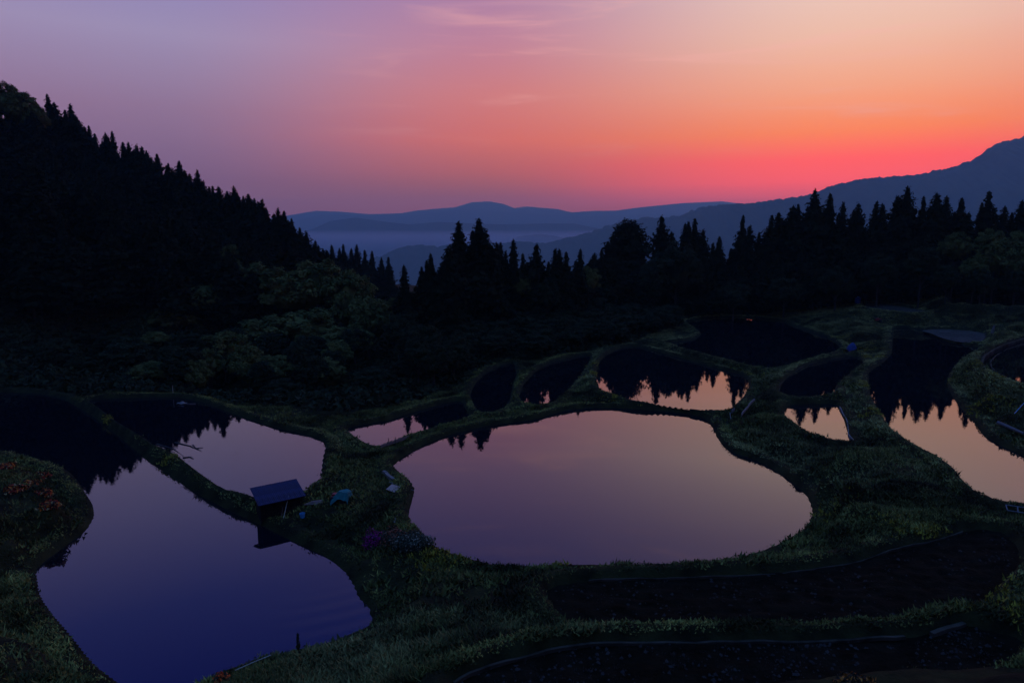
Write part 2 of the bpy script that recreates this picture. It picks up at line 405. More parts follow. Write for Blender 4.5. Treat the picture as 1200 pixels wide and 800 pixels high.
# ground far from the paddies, in metres: x, y, height, reach
SHP += [(0, 0, 20.0, 9), (0, 9, 12.5, 6), (-18, 6, 14, 8), (18, 6, 15, 8), (-12, 18, 6.0, 6), (12, 18, 7.5, 6), (34, 14, 14, 10), (40, 30, 7.5, 6), (-34, 14, 11, 9), (0, -20, 26, 15), (-40, -20, 26, 20), (40, -20, 26, 20),
        (60, 40, 9, 10), (75, 70, 10, 12), (110, 110, 12, 20), (-60, 45, 7, 10), (-85, 80, 12, 14),
        # left hillside
        (-70, 98, -1.5, 8), (-42, 96, -3, 8), (-95, 112, 4, 12), (-75, 120, -3, 12), (-50, 115, -7, 10), (-30, 112, -6, 8), (-12, 112, -4, 8), (-100, 150, 22, 16), (-75, 155, 9, 14), (-55, 145, -1, 14), (-30, 140, -5, 14), (-50, 165, 4, 12),
        (-178, 215, 60, 25), (-160, 212, 55, 12), (-145, 214, 42, 14), (-112, 213, 25, 20), (-95, 212, 18, 20), (-70, 205, 9, 18), (-52, 190, 2, 16), (-160, 160, 42, 25), (-130, 130, 24, 20), (-200, 120, 45, 30), (-130, 90, 20, 20), (-260, 220, 70, 40),
        (-25, 160, -3, 16), (0, 160, -2, 18), (-30, 200, -12, 22), (0, 205, -8, 25), (40, 195, -1, 20), (80, 190, 3.5, 18), (120, 178, 7.5, 16), (150, 180, 9, 16), (190, 170, 12, 25), (60, 212, 4, 16), (90, 208, 9, 14), (125, 202, 13, 14), (160, 205, 14, 16), (30, 214, 0, 16), (60, 260, -6, 30), (120, 260, 4, 30), (-60, 260, -14, 35), (-10, 280, -26, 40), (220, 240, 4, 40)]
SHP = np.array(SHP)

def ground(x, y, shore=True):
    x = np.asarray(x, float); y = np.asarray(y, float)
    sh = x.shape; x = x.ravel(); y = y.ravel()
    W = np.zeros(x.shape); H = np.zeros(x.shape)
    inside_z = np.full(x.shape, np.nan)
    near = np.full(x.shape, 1e9)
    wob = 0.35 * fbm(x * 0.9, y * 0.9, 3)
    for sx, sy, sz, r in SHP:
        d2 = (x - sx) ** 2 + (y - sy) ** 2
        w = r ** 1.0 * 1.2 / (d2 + (0.25 * r) ** 2) ** 1.35
        W += w; H += w * sz
    for k, p in PADDIES.items():
        d, ins = dist_poly(p['poly'], x, y)
        z = p['z']
        near = np.where(ins, 0, np.minimum(near, d))
        dd = np.maximum(d + wob * smooth(d / 0.8), 0.01)
        b = 0.50 * smooth(dd / 0.45) - 0.50 * smooth((dd - 0.95) / 0.9)
        w = 9.0 / (dd ** 3 + 0.002)
        W += np.where(ins, 0, w); H += np.where(ins, 0, w * (z + b))
        dep = 0.10 if p['kind'] == 'field' else 0.5
        inside_z = np.where(ins, z - dep * smooth(d / 0.7) - 0.0, inside_z)
    h = H / W
    rough = smooth(near / 1.2)
    h = h + rough * (0.42 * fbm(x * 0.45, y * 0.45, 4) + 0.12 * fbm(x * 2.1, y * 2.1, 3))
    D = np.hypot(x, y)
    far = -170 - 640 * smooth((y - 1200) / 6000) + 60 * fbm(x / 900, y / 900, 4)
    t = smooth((D - 300) / 700) * (y > -100) + (y <= -100) * smooth((np.abs(x) - 300) / 2000)
    h = h * (1 - t) + far * t
    h = np.where(np.isnan(inside_z), h, inside_z)
    return h.reshape(sh), near.reshape(sh)

def axis(fine0, fine1, step, ext0, ext1, g=1.09):
    a = list(np.arange(fine0, fine1 + 1e-6, step))
    s = step; v = a[-1]
    while v < ext1: s *= g; v += s; a.append(v)
    s = step; v = a[0]; b = []
    while v > ext0: s *= g; v -= s; b.append(v)
    return np.array(b[::-1] + a)
gx = axis(-62, 78, 0.33, -44000, 44000)
gy1 = np.arange(24, 100, 0.30)
s = 0.30; v = gy1[-1]; ext = []
while v < 18600: s *= (1.006 if v < 170 else 1.07); v += s; ext.append(v)
s = 0.3; v = 24; pre = []
while v > -800: s *= 1.12; v -= s; pre.append(v)
gy = np.array(pre[::-1] + list(gy1) + ext)
GX, GY = np.meshgrid(gx, gy, indexing='ij')
GZ = np.empty(GX.shape); GN = np.empty(GX.shape)
for i in range(0, GX.shape[0], 40):
    GZ[i:i + 40], GN[i:i + 40] = ground(GX[i:i + 40], GY[i:i + 40])
def gz(x, y):
    """height of the ground sheet at world points, read from the grid"""
    x = np.atleast_1d(np.asarray(x, float)); y = np.atleast_1d(np.asarray(y, float))
    i = np.clip(np.searchsorted(gx, x) - 1, 0, len(gx) - 2); j = np.clip(np.searchsorted(gy, y) - 1, 0, len(gy) - 2)
    fx = (x - gx[i]) / (gx[i + 1] - gx[i]); fy = (y - gy[j]) / (gy[j + 1] - gy[j])
    def L(A): return (A[i, j] * (1 - fx) + A[i + 1, j] * fx) * (1 - fy) + (A[i, j + 1] * (1 - fx) + A[i + 1, j + 1] * fx) * fy
    return L(GZ), L(GN)
def gz1(x, y): return float(gz(x, y)[0][0])
nx, ny = GX.shape
idx = np.arange(nx * ny).reshape(nx, ny)
faces = np.stack([idx[:-1, :-1], idx[1:, :-1], idx[1:, 1:], idx[:-1, 1:]], -1).reshape(-1, 4)
me = mesh_np('ground', np.stack([GX, GY, GZ], -1).reshape(-1, 3), faces, M['ground'], shade_smooth=True)
tag(link('ground', me), kind='structure')

WLAB = {}
for k, p in PADDIES.items():
    P = p['poly']
    cen = P.mean(0)
    Q = P + (P - cen) / np.linalg.norm(P - cen, axis=1)[:, None] * 0.35   # runs in under the bank
    b = MB(); n = len(Q)
    z = p['z'] + (0.0 if p['kind'] == 'water' else 0.02)
    mat = M['soil'] if p['kind'] == 'field' else (M['water_rings'] if k == 'left' else M['water'])
    if p['kind'] == 'field':
        continue
    b.add([(q[0], q[1], z) for q in Q], [tuple(range(n))])
    area = sum(Q[i][0] * Q[(i + 1) % n][1] - Q[(i + 1) % n][0] * Q[i][1] for i in range(n))
    if area < 0: b.f = [tuple(reversed(b.f[0]))]
    o = b.build('water', mat)
    tag(o, kind='structure')
# the unflooded fields: ploughed earth as fine grids laid in their hollows
for k in ('field_upper', 'field_lower', 'mud_flat', 'pale'):
    p = PADDIES[k]; P = p['poly']
    x0, y0 = P.min(0) - 0.3; x1, y1 = P.max(0) + 0.3
    st = 0.16
    ax, ay = np.arange(x0, x1, st), np.arange(y0, y1, st)
    AX, AY = np.meshgrid(ax, ay, indexing='ij')
    d, ins = dist_poly(P, AX.ravel(), AY.ravel())
    d = d.reshape(AX.shape); ins = ins.reshape(AX.shape)
    ok = ins | (d < 0.25)
    AZ = p['z'] + 0.03 + (0.24 * fbm(AX * 1.6, AY * 1.6, 5) + 0.03 * np.sin(AY * 7.0 + 2.5 * fbm(AX * .25, AY * .25, 2) * 6)) * smooth(d / 1.0)
    id2 = -np.ones(AX.shape, int); id2[ok] = np.arange(ok.sum())
    q = np.stack([id2[:-1, :-1], id2[1:, :-1], id2[1:, 1:], id2[:-1, 1:]], -1).reshape(-1, 4)
    q = q[(q >= 0).all(1)]
    me = mesh_np('ploughed_field', np.stack([AX[ok], AY[ok], AZ[ok]], -1), q, M['soil' if 'field' in k else 'palemud'])
    tag(link('ploughed_field' if 'field' in k else 'mud_flat', me), kind='structure')

# ------------------------------------------------------------------ distant ridges
def ridge(name, crest, D0, D1, floor, slope, tree=0.0, ncol=500, seed=0, gul=0.12, mat='mountain'):
    cx = np.array([c_[0] for c_ in crest], float); cy = np.array([c_[1] for c_ in crest], float)
    px = np.linspace(cx[0], cx[-1], ncol); py = np.interp(px, cx, cy)
    t = (px - cx[0]) / (cx[-1] - cx[0])
    D = D0 + (D1 - D0) * t + 0.015 * D0 * np.sin(px / 60 + seed)
    xz = np.array([ray_at(a, b, d) for a, b, d in zip(px, py, D)])
    Xc, Zc = xz[:, 0], xz[:, 1]
    rows = np.concatenate([-np.geomspace(1, 0.004, 26), [0], np.geomspace(0.004, 0.22, 9)])
    hgt = (Zc - floor) / slope
    V = []
    for r in rows:
        s_ = r * hgt
        yy = D + s_
        drop = np.abs(r) ** 0.92
        gl = gul * (Zc - floor) * fbm(Xc / (0.5 * hgt.mean()) + seed + r * 1.5, yy / (0.9 * hgt.mean()) + seed, 4) * min(1, abs(r) * 3.2)
        zz = floor + (Zc - floor) * (1 - drop) + gl
        if tree:
            zz = zz + tree * (fbm(Xc / (tree * 1.3), yy / (tree * 1.3) + seed, 3)) * 1.5
        V.append(np.stack([Xc + 0.15 * s_ * np.sin(px / 90 + seed), yy, zz], -1))
    V = np.array(V); nr = len(rows)
    idx = np.arange(nr * ncol).reshape(nr, ncol)
    f = np.stack([idx[:-1, :-1], idx[:-1, 1:], idx[1:, 1:], idx[1:, :-1]], -1).reshape(-1, 4)
    me = mesh_np(name, V.reshape(-1, 3), f, M[mat], shade_smooth=True)
    return tag(link(name, me), kind='structure')
FAR2 = [(250,262),(300,258),(347,251),(370,247),(397,248),(433,251),(470,250),(487,247),(507,245),(533,243),(553,237),(573,236),(590,239),(603,244),(617,242),(653,245),(670,249),(697,247),(720,247),(750,243),(800,238),(846,236),(880,240),(950,250),(1100,262)]
FAR1 = [(250,268),(330,262),(347,259),(375,252),(420,252),(450,256),(490,252),(540,246),(575,247),(620,250),(680,254),(740,252),(800,250),(900,258),(1100,268)]
MID = [(250,300),(320,288),(347,275),(367,268),(387,259),(417,255),(453,260),(480,263),(513,260),(537,261),(587,263),(640,262),(673,262),(703,268),(760,276),(850,285)]
SMALL = [(560,300),(590,290),(607,277),(630,274.5),(650,276),(667,281),(700,288),(760,300)]
NEAR = [(330,345),(380,325),(430,305),(447,300),(467,290.5),(480,288),(497,286.5),(512,289),(523,287),(548,286),(573,285),(610,283.5),(640,285),(660,280),(675,276),(690,272),(700,268.5),(720,262),(745,257),(757,255),(783,254.5),(800,252),(820,243),(838,240.5),(854,239),(879,238),(910,234),(942,229.6),(955,226),(971,219),(990,214),(1010,209.5),(1042,206.6),(1065,205),(1087,202),(1110,197),(1137,189),(1150,181),(1158,174),(1175,166),(1200,160),(1240,146),(1300,135),(1400,150)]
ridge('far_mountain', FAR2, 18500, 18500, -880, 0.35, seed=1, gul=0.18)
ridge('far_mountain', FAR1, 17200, 17200, -880, 0.35, seed=5, gul=0.2)
ridge('mountain', MID, 11600, 11600, -860, 0.30, seed=9, ncol=700, gul=0.2)
ridge('mountain', SMALL, 9600, 9600, -860, 0.35, seed=12)
ridge('near_mountain', NEAR, 8200, 6200, -700, 0.42, tree=26.0, ncol=1100, seed=3, gul=0.22)

# ------------------------------------------------------------------ tree meshes
def leaf_tris(P, Nrm, size, jitter=0.6, quad=True, stretch=1.7):
    """one small two-triangle leaf clump per point"""
    n = len(P)
    a = rng.normal(size=(n, 3)); a -= (a * Nrm).sum(1)[:, None] * Nrm * 0.8
    a /= np.linalg.norm(a, axis=1)[:, None] + 1e-9
    b = np.cross(Nrm, a); b /= np.linalg.norm(b, axis=1)[:, None] + 1e-9
    s_ = size * (0.6 + 0.8 * rng.random(n))[:, None]
    v = np.stack([P - a * s_ * stretch * 0.5, P + b * s_ * 0.45, P + a * s_ * stretch * 0.5, P - b * s_ * 0.45], 1)
    v += rng.normal(size=v.shape) * size * 0.10
    f = np.arange(n * 4).reshape(n, 4)
    return v.reshape(-1, 3), f

def cedar_mesh(seed, H=24.0, Rm=3.6, taper=0.85, nb=430, multi=1):
    r = np.random.default_rng(seed)
    P = []; N = []
    tops = [(0, 0, 1.0, 1.0)] + [(r.uniform(-1.6, 1.6), r.uniform(-1.6, 1.6), r.uniform(.80, .92), 0.75) for _ in range(multi - 1)]
    for tx, ty, th, tr in tops:
        HH = H * th; ph = r.uniform(0, 6.28, 4); gap0 = r.uniform(.45, .85)
        for i in range(int(nb * tr)):
            t = 0.10 + 0.90 * (i / (nb * tr)) ** 0.9
            ang = i * 2.39996 + r.normal(0, .3)
            lump = 1 + 0.20 * math.sin(ang * 2 + ph[0] + t * 9) + 0.16 * math.sin(ang * 3 + ph[1] - t * 17) + r.normal(0, .20) + (-.28 if gap0 < t < gap0 + .09 else 0)
            rad = Rm * tr * ((1 - t) ** taper * 1.02 + 0.035) * max(0.28, lump)
            rad *= min(1, 0.6 + t * 2.0)
            nseg = max(3, int(rad * 3.4))
            rise = r.uniform(-.12, .30)
            for k in range(nseg):
                q = (k + r.random()) / nseg
                rr = rad * (0.35 + 0.65 * q)
                w = ang + r.normal(0, .10 + .12 * (1 - q))
                z = HH * t + rr * rise + 0.5 * (q ** 2) * r.uniform(.2, 1.0) + r.normal(0, .18)
                P.append((tx * t + math.cos(w) * rr, ty * t + math.sin(w) * rr, z))
                n = Vector((math.cos(w) * .6 + r.normal(0, .4), math.sin(w) * .6 + r.normal(0, .4), .6 + r.normal(0, .4))).normalized()
                N.append(n)
    P = np.array(P); N = np.array([tuple(n) for n in N])
    sz = 0.74 * np.clip(0.42 + 2.2 * (1.0 - P[:, 2] / H), 0.35, 1.0)[:, None, None]
    v, f = leaf_tris(P, N, 1.0, stretch=1.6)
    v = ((v.reshape(-1, 4, 3) - P[:, None, :]) * sz + P[:, None, :]).reshape(-1, 3)
    # thin leader shoots, each a slim upright blade pair
    lead = []
    for tx, ty, th, tr in tops:
        for k in range(3):
            a = 2.1 * k; z0 = H * th * 0.955; w = .13
            q = np.array([[math.cos(a) * w, math.sin(a) * w, 0], [-math.cos(a) * w, -math.sin(a) * w, 0], [-math.cos(a) * w * .3, -math.sin(a) * w * .3, H * th * .045], [math.cos(a) * w * .3, math.sin(a) * w * .3, H * th * .05]])
            lead.append(q + np.array([tx, ty, z0]))
    lv = np.array(lead).reshape(-1, 3); lf = np.arange(len(lv)).reshape(-1, 4) + len(v)
    v = np.concatenate([v, lv]); f = np.concatenate([f, lf])
    # shaded inner mass of twigs
    K = 10; rings = 12; cv = []; cf = []
    for j in range(rings):
        t = 0.12 + 0.84 * j / (rings - 1)
        for k in range(K):
            a = 2 * math.pi * k / K
            rad = Rm * ((1 - t) ** taper) * 0.55 * (1 + 0.25 * r.normal()) * min(1, .6 + t * 2) + 0.04
            cv.append((math.cos(a) * rad, math.sin(a) * rad, H * t + r.normal(0, .25)))
    for j in range(rings - 1):
        for k in range(K):
            cf.append((j * K + k, j * K + (k + 1) % K, (j + 1) * K + (k + 1) % K, (j + 1) * K + k))
    cv = np.array(cv); cf = np.array(cf) + len(v)
    return mesh_np('crown', np.concatenate([v, cv]), np.concatenate([f, cf]), M['cedar'])
def cedar_trunk(H=24.0):
    b = MB(); b.tube([(0, 0, -1.5), (0.05, 0, 0), (0.02, .03, H * .4), (0, 0, H * .93)], 0.42, 8, 0.05)
    for k in range(6):
        a = k * 2.4; z = H * (0.04 + 0.05 * k)
        b.tube([(0, 0, z), (math.cos(a) * 1.5, math.sin(a) * 1.5, z + .3)], 0.05, 4, .02)
    return b.mesh('trunk', M['bark'])

def broad_mesh(seed, H=13.0, Rm=5.5, mat='broad', n_lobes=70, leaves=9500, layered=0.95):
    r = np.random.default_rng(seed)
    P = []; N = []
    cz = H * 0.60
    for i in range(n_lobes):
        a = r.uniform(0, 6.28); el = math.asin(r.uniform(-.35, 1.0))
        q = r.uniform(.62, 0.98)
        c_ = np.array([math.cos(a) * math.cos(el) * Rm * q, math.sin(a) * math.cos(el) * Rm * q, cz + math.sin(el) * H * .40 * q])
        rad = r.uniform(.11, .22) * Rm
        m_n = int(leaves / n_lobes)
        d = r.normal(size=(m_n, 3)); d /= np.linalg.norm(d, axis=1)[:, None]
        d[:, 2] = np.where(d[:, 2] < -0.3, -d[:, 2], d[:, 2])
        rr = rad * (0.45 + 0.85 * r.random(m_n))[:, None]
        p = c_ + d * rr * np.array([1.15, 1.15, layered])
        P.append(p); nn = d + np.array([0, 0, .6]) + r.normal(size=d.shape) * .45
        N.append(nn / np.linalg.norm(nn, axis=1)[:, None])
    P = np.concatenate(P); N = np.concatenate(N)
    v, f = leaf_tris(P, N, 0.36, stretch=1.7)
    K = 12; rings = 8; cv = []; cf = []
    for j in range(rings):
        e = -0.9 + 2.3 * j / (rings - 1)
        for k in range(K):
            a = 2 * math.pi * k / K
            s_ = 0.60 * (1 + .22 * r.normal())
            cv.append((math.cos(a) * math.cos(e) * Rm * s_, math.sin(a) * math.cos(e) * Rm * s_, cz + math.sin(e) * H * .38 * s_))
    for j in range(rings - 1):
        for k in range(K):
            cf.append((j * K + k, j * K + (k + 1) % K, (j + 1) * K + (k + 1) % K, (j + 1) * K + k))
    return mesh_np('crown', np.concatenate([v, np.array(cv)]), np.concatenate([f, np.array(cf) + len(v)]), M[mat])
def broad_trunk(seed, H=13.0, Rm=5.5):
    r = random.Random(seed); b = MB()
    b.tube([(0, 0, -1.5), (0, 0, .5), (.15, .1, H * .3), (.1, 0, H * .45)], .34, 8, .2)
    for k in range(7):
        a = k * 2.4 + r.random(); z = H * r.uniform(.25, .42)
        p1 = (math.cos(a) * Rm * .3, math.sin(a) * Rm * .3, z + H * .14)
        p2 = (math.cos(a + .2) * Rm * .65, math.sin(a + .2) * Rm * .65, z + H * .26)
        b.tube([(.1, 0, z), p1, p2], .13, 5, .03)
    return b.mesh('trunk', M['bark'])
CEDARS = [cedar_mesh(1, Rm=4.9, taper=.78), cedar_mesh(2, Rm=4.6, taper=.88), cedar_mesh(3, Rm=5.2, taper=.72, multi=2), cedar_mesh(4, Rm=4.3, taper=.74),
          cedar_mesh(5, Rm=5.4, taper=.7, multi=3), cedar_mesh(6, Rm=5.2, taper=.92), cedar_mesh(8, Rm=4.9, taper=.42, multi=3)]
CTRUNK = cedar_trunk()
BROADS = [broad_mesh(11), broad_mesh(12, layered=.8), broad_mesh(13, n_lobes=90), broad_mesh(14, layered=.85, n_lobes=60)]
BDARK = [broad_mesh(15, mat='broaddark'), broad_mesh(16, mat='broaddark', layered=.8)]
BTRUNK = [broad_trunk(1), broad_trunk(2)]

def plant_tree(kind, mesh, trunk, x, y, z, sh, sr, rz, label, cat, group, H0, tilt=0, crown_z=None):
    root = empty(kind, (x, y, z), label, cat, group, rz)
    root.rotation_euler = (tilt, 0, rz)
    link('trunk', trunk, root, scale=(sr, sr, sh))
    cz = sh if crown_z is None else min(sh, crown_z)
    link('crown', mesh, root, loc=(0, 0, 0.60 * H0 * (sh - cz)), scale=(sr, sr, cz))
    return root
def cedar(px, py, D, label, group=None, w=1.0, var=None, rnd=random):
    """a cedar whose tip shows at (px, py), D metres ahead"""
    x, zt = ray_at(px, py, D)
    z = gz1(x, D)
    h = zt - z
    var = rnd.randrange(6) if var is None else var
    sh = h / 24.2
    sr = w * (0.45 + 0.55 * sh)
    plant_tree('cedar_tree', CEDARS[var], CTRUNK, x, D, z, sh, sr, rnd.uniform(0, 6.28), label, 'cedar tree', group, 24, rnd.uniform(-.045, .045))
ORD = ['first', 'second', 'third', 'fourth', 'fifth', 'sixth', 'seventh', 'eighth', 'ninth', 'tenth', 'eleventh', 'twelfth', 'thirteenth', 'fourteenth', 'fifteenth', 'sixteenth', 'seventeenth', 'eighteenth', 'nineteenth', 'twentieth', 'twenty-first', 'twenty-second', 'twenty-third', 'twenty-fourth', 'twenty-fifth', 'twenty-sixth', 'twenty-seventh', 'twenty-eighth', 'twenty-ninth', 'thirtieth', 'thirty-first', 'thirty-second']

# left hillside skyline
HILL = [(59,111),(67,121),(82,122),(91,142),(104,147),(120,156),(134,154),(150,167),(159,170),(166,172),(173,178),(186,181),(197,191),(208,189),(217,200),(228,199),(238,212),(249,218),(259,219),(266,224),(275,219),(284,230),(293,228),(299,233),(307,234),(315,246),(326,244),(334,247),(342,256),(351,267)]
for i, (px, py) in enumerate(HILL):
    D = 236 - 0.12 * max(0, px - 100)
    look = 'tall pointed' if (px, py) in ((59,111),(82,122)) else 'slim dark' if i % 3 else 'bushy black'
    cedar(px, py, D, f'{look} cedar, {ORD[i]} from the left along the crest of the left hillside', 'cedars along the crest of the left hillside', w=0.8 + 0.5 * random.random())
for i, ((ax_, ay_), (bx_, by_)) in enumerate(zip(HILL[:-1], HILL[1:])):
    cedar((ax_ + bx_) / 2 + random.uniform(-2, 2), (ay_ + by_) / 2 + random.uniform(3, 9), 230 - 0.12 * max(0, ax_ - 100), f'shorter cedar wedged just right of the {ORD[i]} cedar on the left hillside crest', 'shorter cedars filling the crest of the left hillside', w=1.0 + .35 * random.random())
for px, py, lab in ((7, 135, 'cedar below the pale leafy trees at the left edge of the hilltop'), (19, 134, 'cedar half hidden under the second pale leafy hilltop tree'), (32, 141, 'cedar between the pale leafy hilltop trees and the tall pointed pair'), (46, 141, 'cedar leaning on the left side of the tall pointed pair')):
    cedar(px, py, 226, lab, 'cedars along the crest of the left hillside', w=1.3)
SLOPE = [(361,271),(367,282),(374,288),(381,291)]
for i, (px, py) in enumerate(SLOPE):
    cedar(px, py, 188 - i * 2, f'short dark cedar low on the hillside foot, {ORD[i]} down from the pale valley mist', 'cedars at the foot of the left hillside', w=.9)
BACK = [(390,287),(396,291),(403,286),(410,291),(417,287),(427,293),(435,294),(445,302),(455,301)]
for i, (px, py) in enumerate(BACK):
    cedar(px, py, 285, f'distant cedar in the low row before the valley mist, {ORD[i]} from its left end', 'distant cedars in front of the valley mist', w=1.0, var=[1, 3, 5][i % 3])
MIDL = [(476,311,150,'small lone-topped cedar left of the central clump',.9,1),(492,313,150,'low cedar just right of the small lone-topped one',.8,3),(500,305,150,'ragged cedar on the left shoulder of the central clump',.8,5),(507,297,150,'pointed cedar leading the left shoulder of the central clump',.9,1),
        (517,310,150,'low cedar tucked against the left twin of the central clump',.9,0),(526,288,147,'cedar filling the left flank of the central clump',1.0,4),
        (538,260,146,'tall dense cedar, left of the two highest tops in the centre',1.15,0),(553,270,147,'cedar with a forked top between the two tallest central cedars',1.0,5),(567,257,146,'tallest central cedar with a ragged spire',1.15,2),
        (580,286,149,'cedar on the right flank of the central clump',1.0,3),(587,284,152,'slim spire just right of the central clump',.8,1),(594,294,152,'low cedar in the dip right of the central clump',.8,3),(605,281,153,'narrow pointed cedar between central clump and bell-shaped cedar',.9,1),(613,297,153,'short cedar beside the narrow pointed one',.8,5),
        (625,286,155,'bell-shaped cedar standing clear in the middle of the tree line',1.0,0),(650,292,158,'left top of the blocky trio of cedars',.9,3),(657,292,158,'middle top of the blocky trio of cedars',.9,0),(664,295,158,'right top of the blocky trio of cedars',.9,5),(677,292,160,'small pointed cedar right of the blocky trio',.85,1),(690,306,165,'low cedar in the gap left of the broad columnar cedar',.9,4),
        (705,292,178,'small cedar at the left foot of the broad columnar cedar',.8,3),(718,276,186,'cedar against the left side of the broad columnar cedar',1.0,4),(732,257,188,'broad columnar cedar with a flat rounded top',1.35,6),(742,259,189,'right half of the twin flat-topped columnar cedars',1.2,6),(752,296,186,'low cedar at the right foot of the flat-topped cedars',.9,4),
        (780,253,189,'sharply pointed cedar above the round dark broadleaf tree',1.1,0),(789,272,189,'shoulder cedar just right of the sharply pointed one',.9,4),(801,262,190,'left of three spires above the round dark broadleaf tree',1.0,1),(807,260,190,'middle of three spires above the round dark broadleaf tree',1.0,3),(816,256,190,'right and highest of three spires above the round broadleaf tree',1.1,5),(825,269,190,'cedar stepping down right of the three spires',1.0,0),(835,285,188,'low cedar left of the notch in the tree line',.9,3),(842,277,188,'pointed cedar beside the notch in the tree line',1.0,1),
        (857,291,188,'lowest cedar in the notch of the tree line',.9,5)]
for px, py, D, lab, w, v in MIDL:
    cedar(px, py, (133 if px < 530 else (D + 12 if px > 685 and D < 170 else (151 if 590 < px < 685 else D))), lab, 'cedars in the central tree line', w=w, var=v)
RIGHT = [(871,252),(879,265),(888,272),(900,252),(912,249),(920,256),(927,242),(938,240),(950,222),(960,231),(976,227),(987,237),(998,246),(1010,238),(1023,236),(1037,239),(1054,230),(1066,219),(1083,230),(1098,227),(1110,230),(1127,232),(1137,249),(1152,238),(1162,224),(1178,242),(1188,249),(1197,235),(1212,240),(1226,228)]
for i, (px, py) in enumerate(RIGHT):
    look = 'tallest pointed' if (px, py) in ((950,222),(1066,219),(1162,224)) else ('slender' if i % 2 else 'dense dark')
    cedar(px, py, 186 - max(0, px - 1000) * 0.06, f'{look} cedar, {ORD[i]} from the notch along the right-hand tree line', 'cedars in the right-hand tree line', w=0.8 + .45 * random.random())

# trees filling the dark mass below those skylines
rr = random.Random(5)
def fill(n, pts, label, group, hmin, hmax, wmul=1.15):
    """scatter cedars inside a world polygon"""
    P = np.array(pts); k = 0; placed = []
    while len(placed) < n and k < 20000:
        k += 1
        x = rr.uniform(P[:, 0].min(), P[:, 0].max()); y = rr.uniform(P[:, 1].min(), P[:, 1].max())
        _, ins = dist_poly(P, np.array([x]), np.array([y]))
        if not ins[0]: continue
        if any((x - a) ** 2 + (y - b) ** 2 < 4.2 ** 2 for a, b in placed): continue
        placed.append((x, y))
        h = rr.uniform(hmin, hmax); z = gz1(x, y)
        sh = h / 24.2
        plant_tree('cedar_tree', CEDARS[rr.randrange(6)], CTRUNK, x, y, z, sh, wmul * (0.5 + 0.5 * sh), rr.uniform(0, 6.28), label, 'cedar tree', group, 24)
fill(120, [(-178, 212), (-118, 208), (-90, 204), (-62, 192), (-46, 176), (-44, 160), (-62, 142), (-88, 128), (-100, 122), (-128, 138), (-158, 165)], 'black cedar lost in the dark mass of the left hillside forest', 'cedars massed on the left hillside', 13, 18)
fill(24, [(-24, 175), (-20, 161), (14, 161), (24, 168), (24, 180), (-20, 182)], 'dark cedar merged into the black wood below the central skyline', 'cedars massed below the central skyline', 14, 18)
fill(46, [(22, 182), (26, 168), (60, 172), (110, 168), (150, 158), (160, 176), (120, 182), (70, 183)], 'dark cedar merged into the black wood below the right-hand skyline', 'cedars massed below the right-hand skyline', 12, 17)

def broad(px, py, D, rpx, label, group=None, var=0, dark=False, hfac=1.0):
    """a broadleaf tree whose crown centre shows at (px, py) with radius rpx"""
    x, zc = ray_at(px, py, D)
    z = gz1(x, D)
    rad = rpx / FPX * D
    H = max((zc - z) / 0.60, rad * 1.6)
    z = zc - 0.60 * H if H > (zc - z) / 0.60 + .01 else z
    sr = rad / 5.5; sh = H / 13.0
    # keep the crown from stretching: its half height follows the height of the tree
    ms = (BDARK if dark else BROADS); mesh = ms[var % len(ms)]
    plant_tree('broadleaf_tree', mesh, BTRUNK[var % 2], x, D, gz1(x, D) if H <= (zc - gz1(x, D)) / 0.60 + .01 else z, sh, sr, random.uniform(0, 6.28), label, 'broadleaf tree', group, 13, crown_z=sr * 1.3)
LBL = 'broadleaf trees at the foot of the left hillside'
for i, a in enumerate([
    (272,312,165,20,'pale-topped broadleaf tree, highest of the leafy trees on the slope',0),
    (296,335,156,30,'rounded tree just below the pale-topped one on the slope',1),
    (248,352,150,30,'leafy tree at the left end of the leafy belt',2),
    (338,345,150,36,'wide grey-green tree left of the biggest crown',3),
    (374,340,151,34,'biggest grey-green crown facing the misty valley',0),
    (408,355,147,30,'grey-green crown stepping down beside the biggest one',1),
    (432,378,142,26,'outermost leafy tree at the right tip of the belt',2),
    (360,385,138,36,'lower leafy tree under the biggest grey-green crown',3),
    (405,402,130,32,'lower right leafy tree above the small strip paddy',0),
    (310,392,136,34,'lower leafy tree in the middle of the belt',1),
    (200,376,140,25,'small rounded tree standing apart in the dark slope',2),
    (262,412,122,28,'shadowy leafy tree above the upper left paddy',3),
    (380,440,112,24,'low bushy tree close to the grassy bank of the left paddies',1),
    (320,432,116,26,'low leafy tree under the middle of the leafy belt',0),
    (458,366,165,14,'pale little tree in the gap before the central cedars',2)]):
    broad(a[0], a[1], a[2], a[3], a[4], LBL, a[5])
for i, a in enumerate([
    (120,318,160,26,'dim leafy tree high on the black slope'),(90,360,146,30,'faint leafy tree on the black slope left of the small rounded tree'),
    (40,362,146,32,'faint leafy tree near the left edge of the black slope'),(150,420,118,30,'dark tree low on the slope above the dark end of the left paddy'),
    (60,420,118,32,'dark tree low at the far left above the paddy bank'),(215,432,110,26,'dark tree just above the white sheet by the paddy'),
    (330,458,104,22,'dark low tree above the curved bank of the upper left paddy'),(440,445,106,24,'dark low tree above the small strip paddy'),
    (490,430,116,28,'dark tree at the left base of the central wood'),(0,410,118,32,'dark tree cut by the left edge of the view')]):
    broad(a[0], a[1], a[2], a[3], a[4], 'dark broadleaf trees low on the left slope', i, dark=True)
for i, a in enumerate([
    (8,124,214,20,'pale leafy tree on the hilltop at the left edge'),(27,132,213,17,'second pale leafy tree on the hilltop beside the tall pointed cedars'),(42,142,212,13,'small pale leafy tree touching the tall pointed cedars on the hilltop')]):
    broad(a[0], a[1], a[2], a[3], a[4], 'leafy trees on the left hilltop', i)
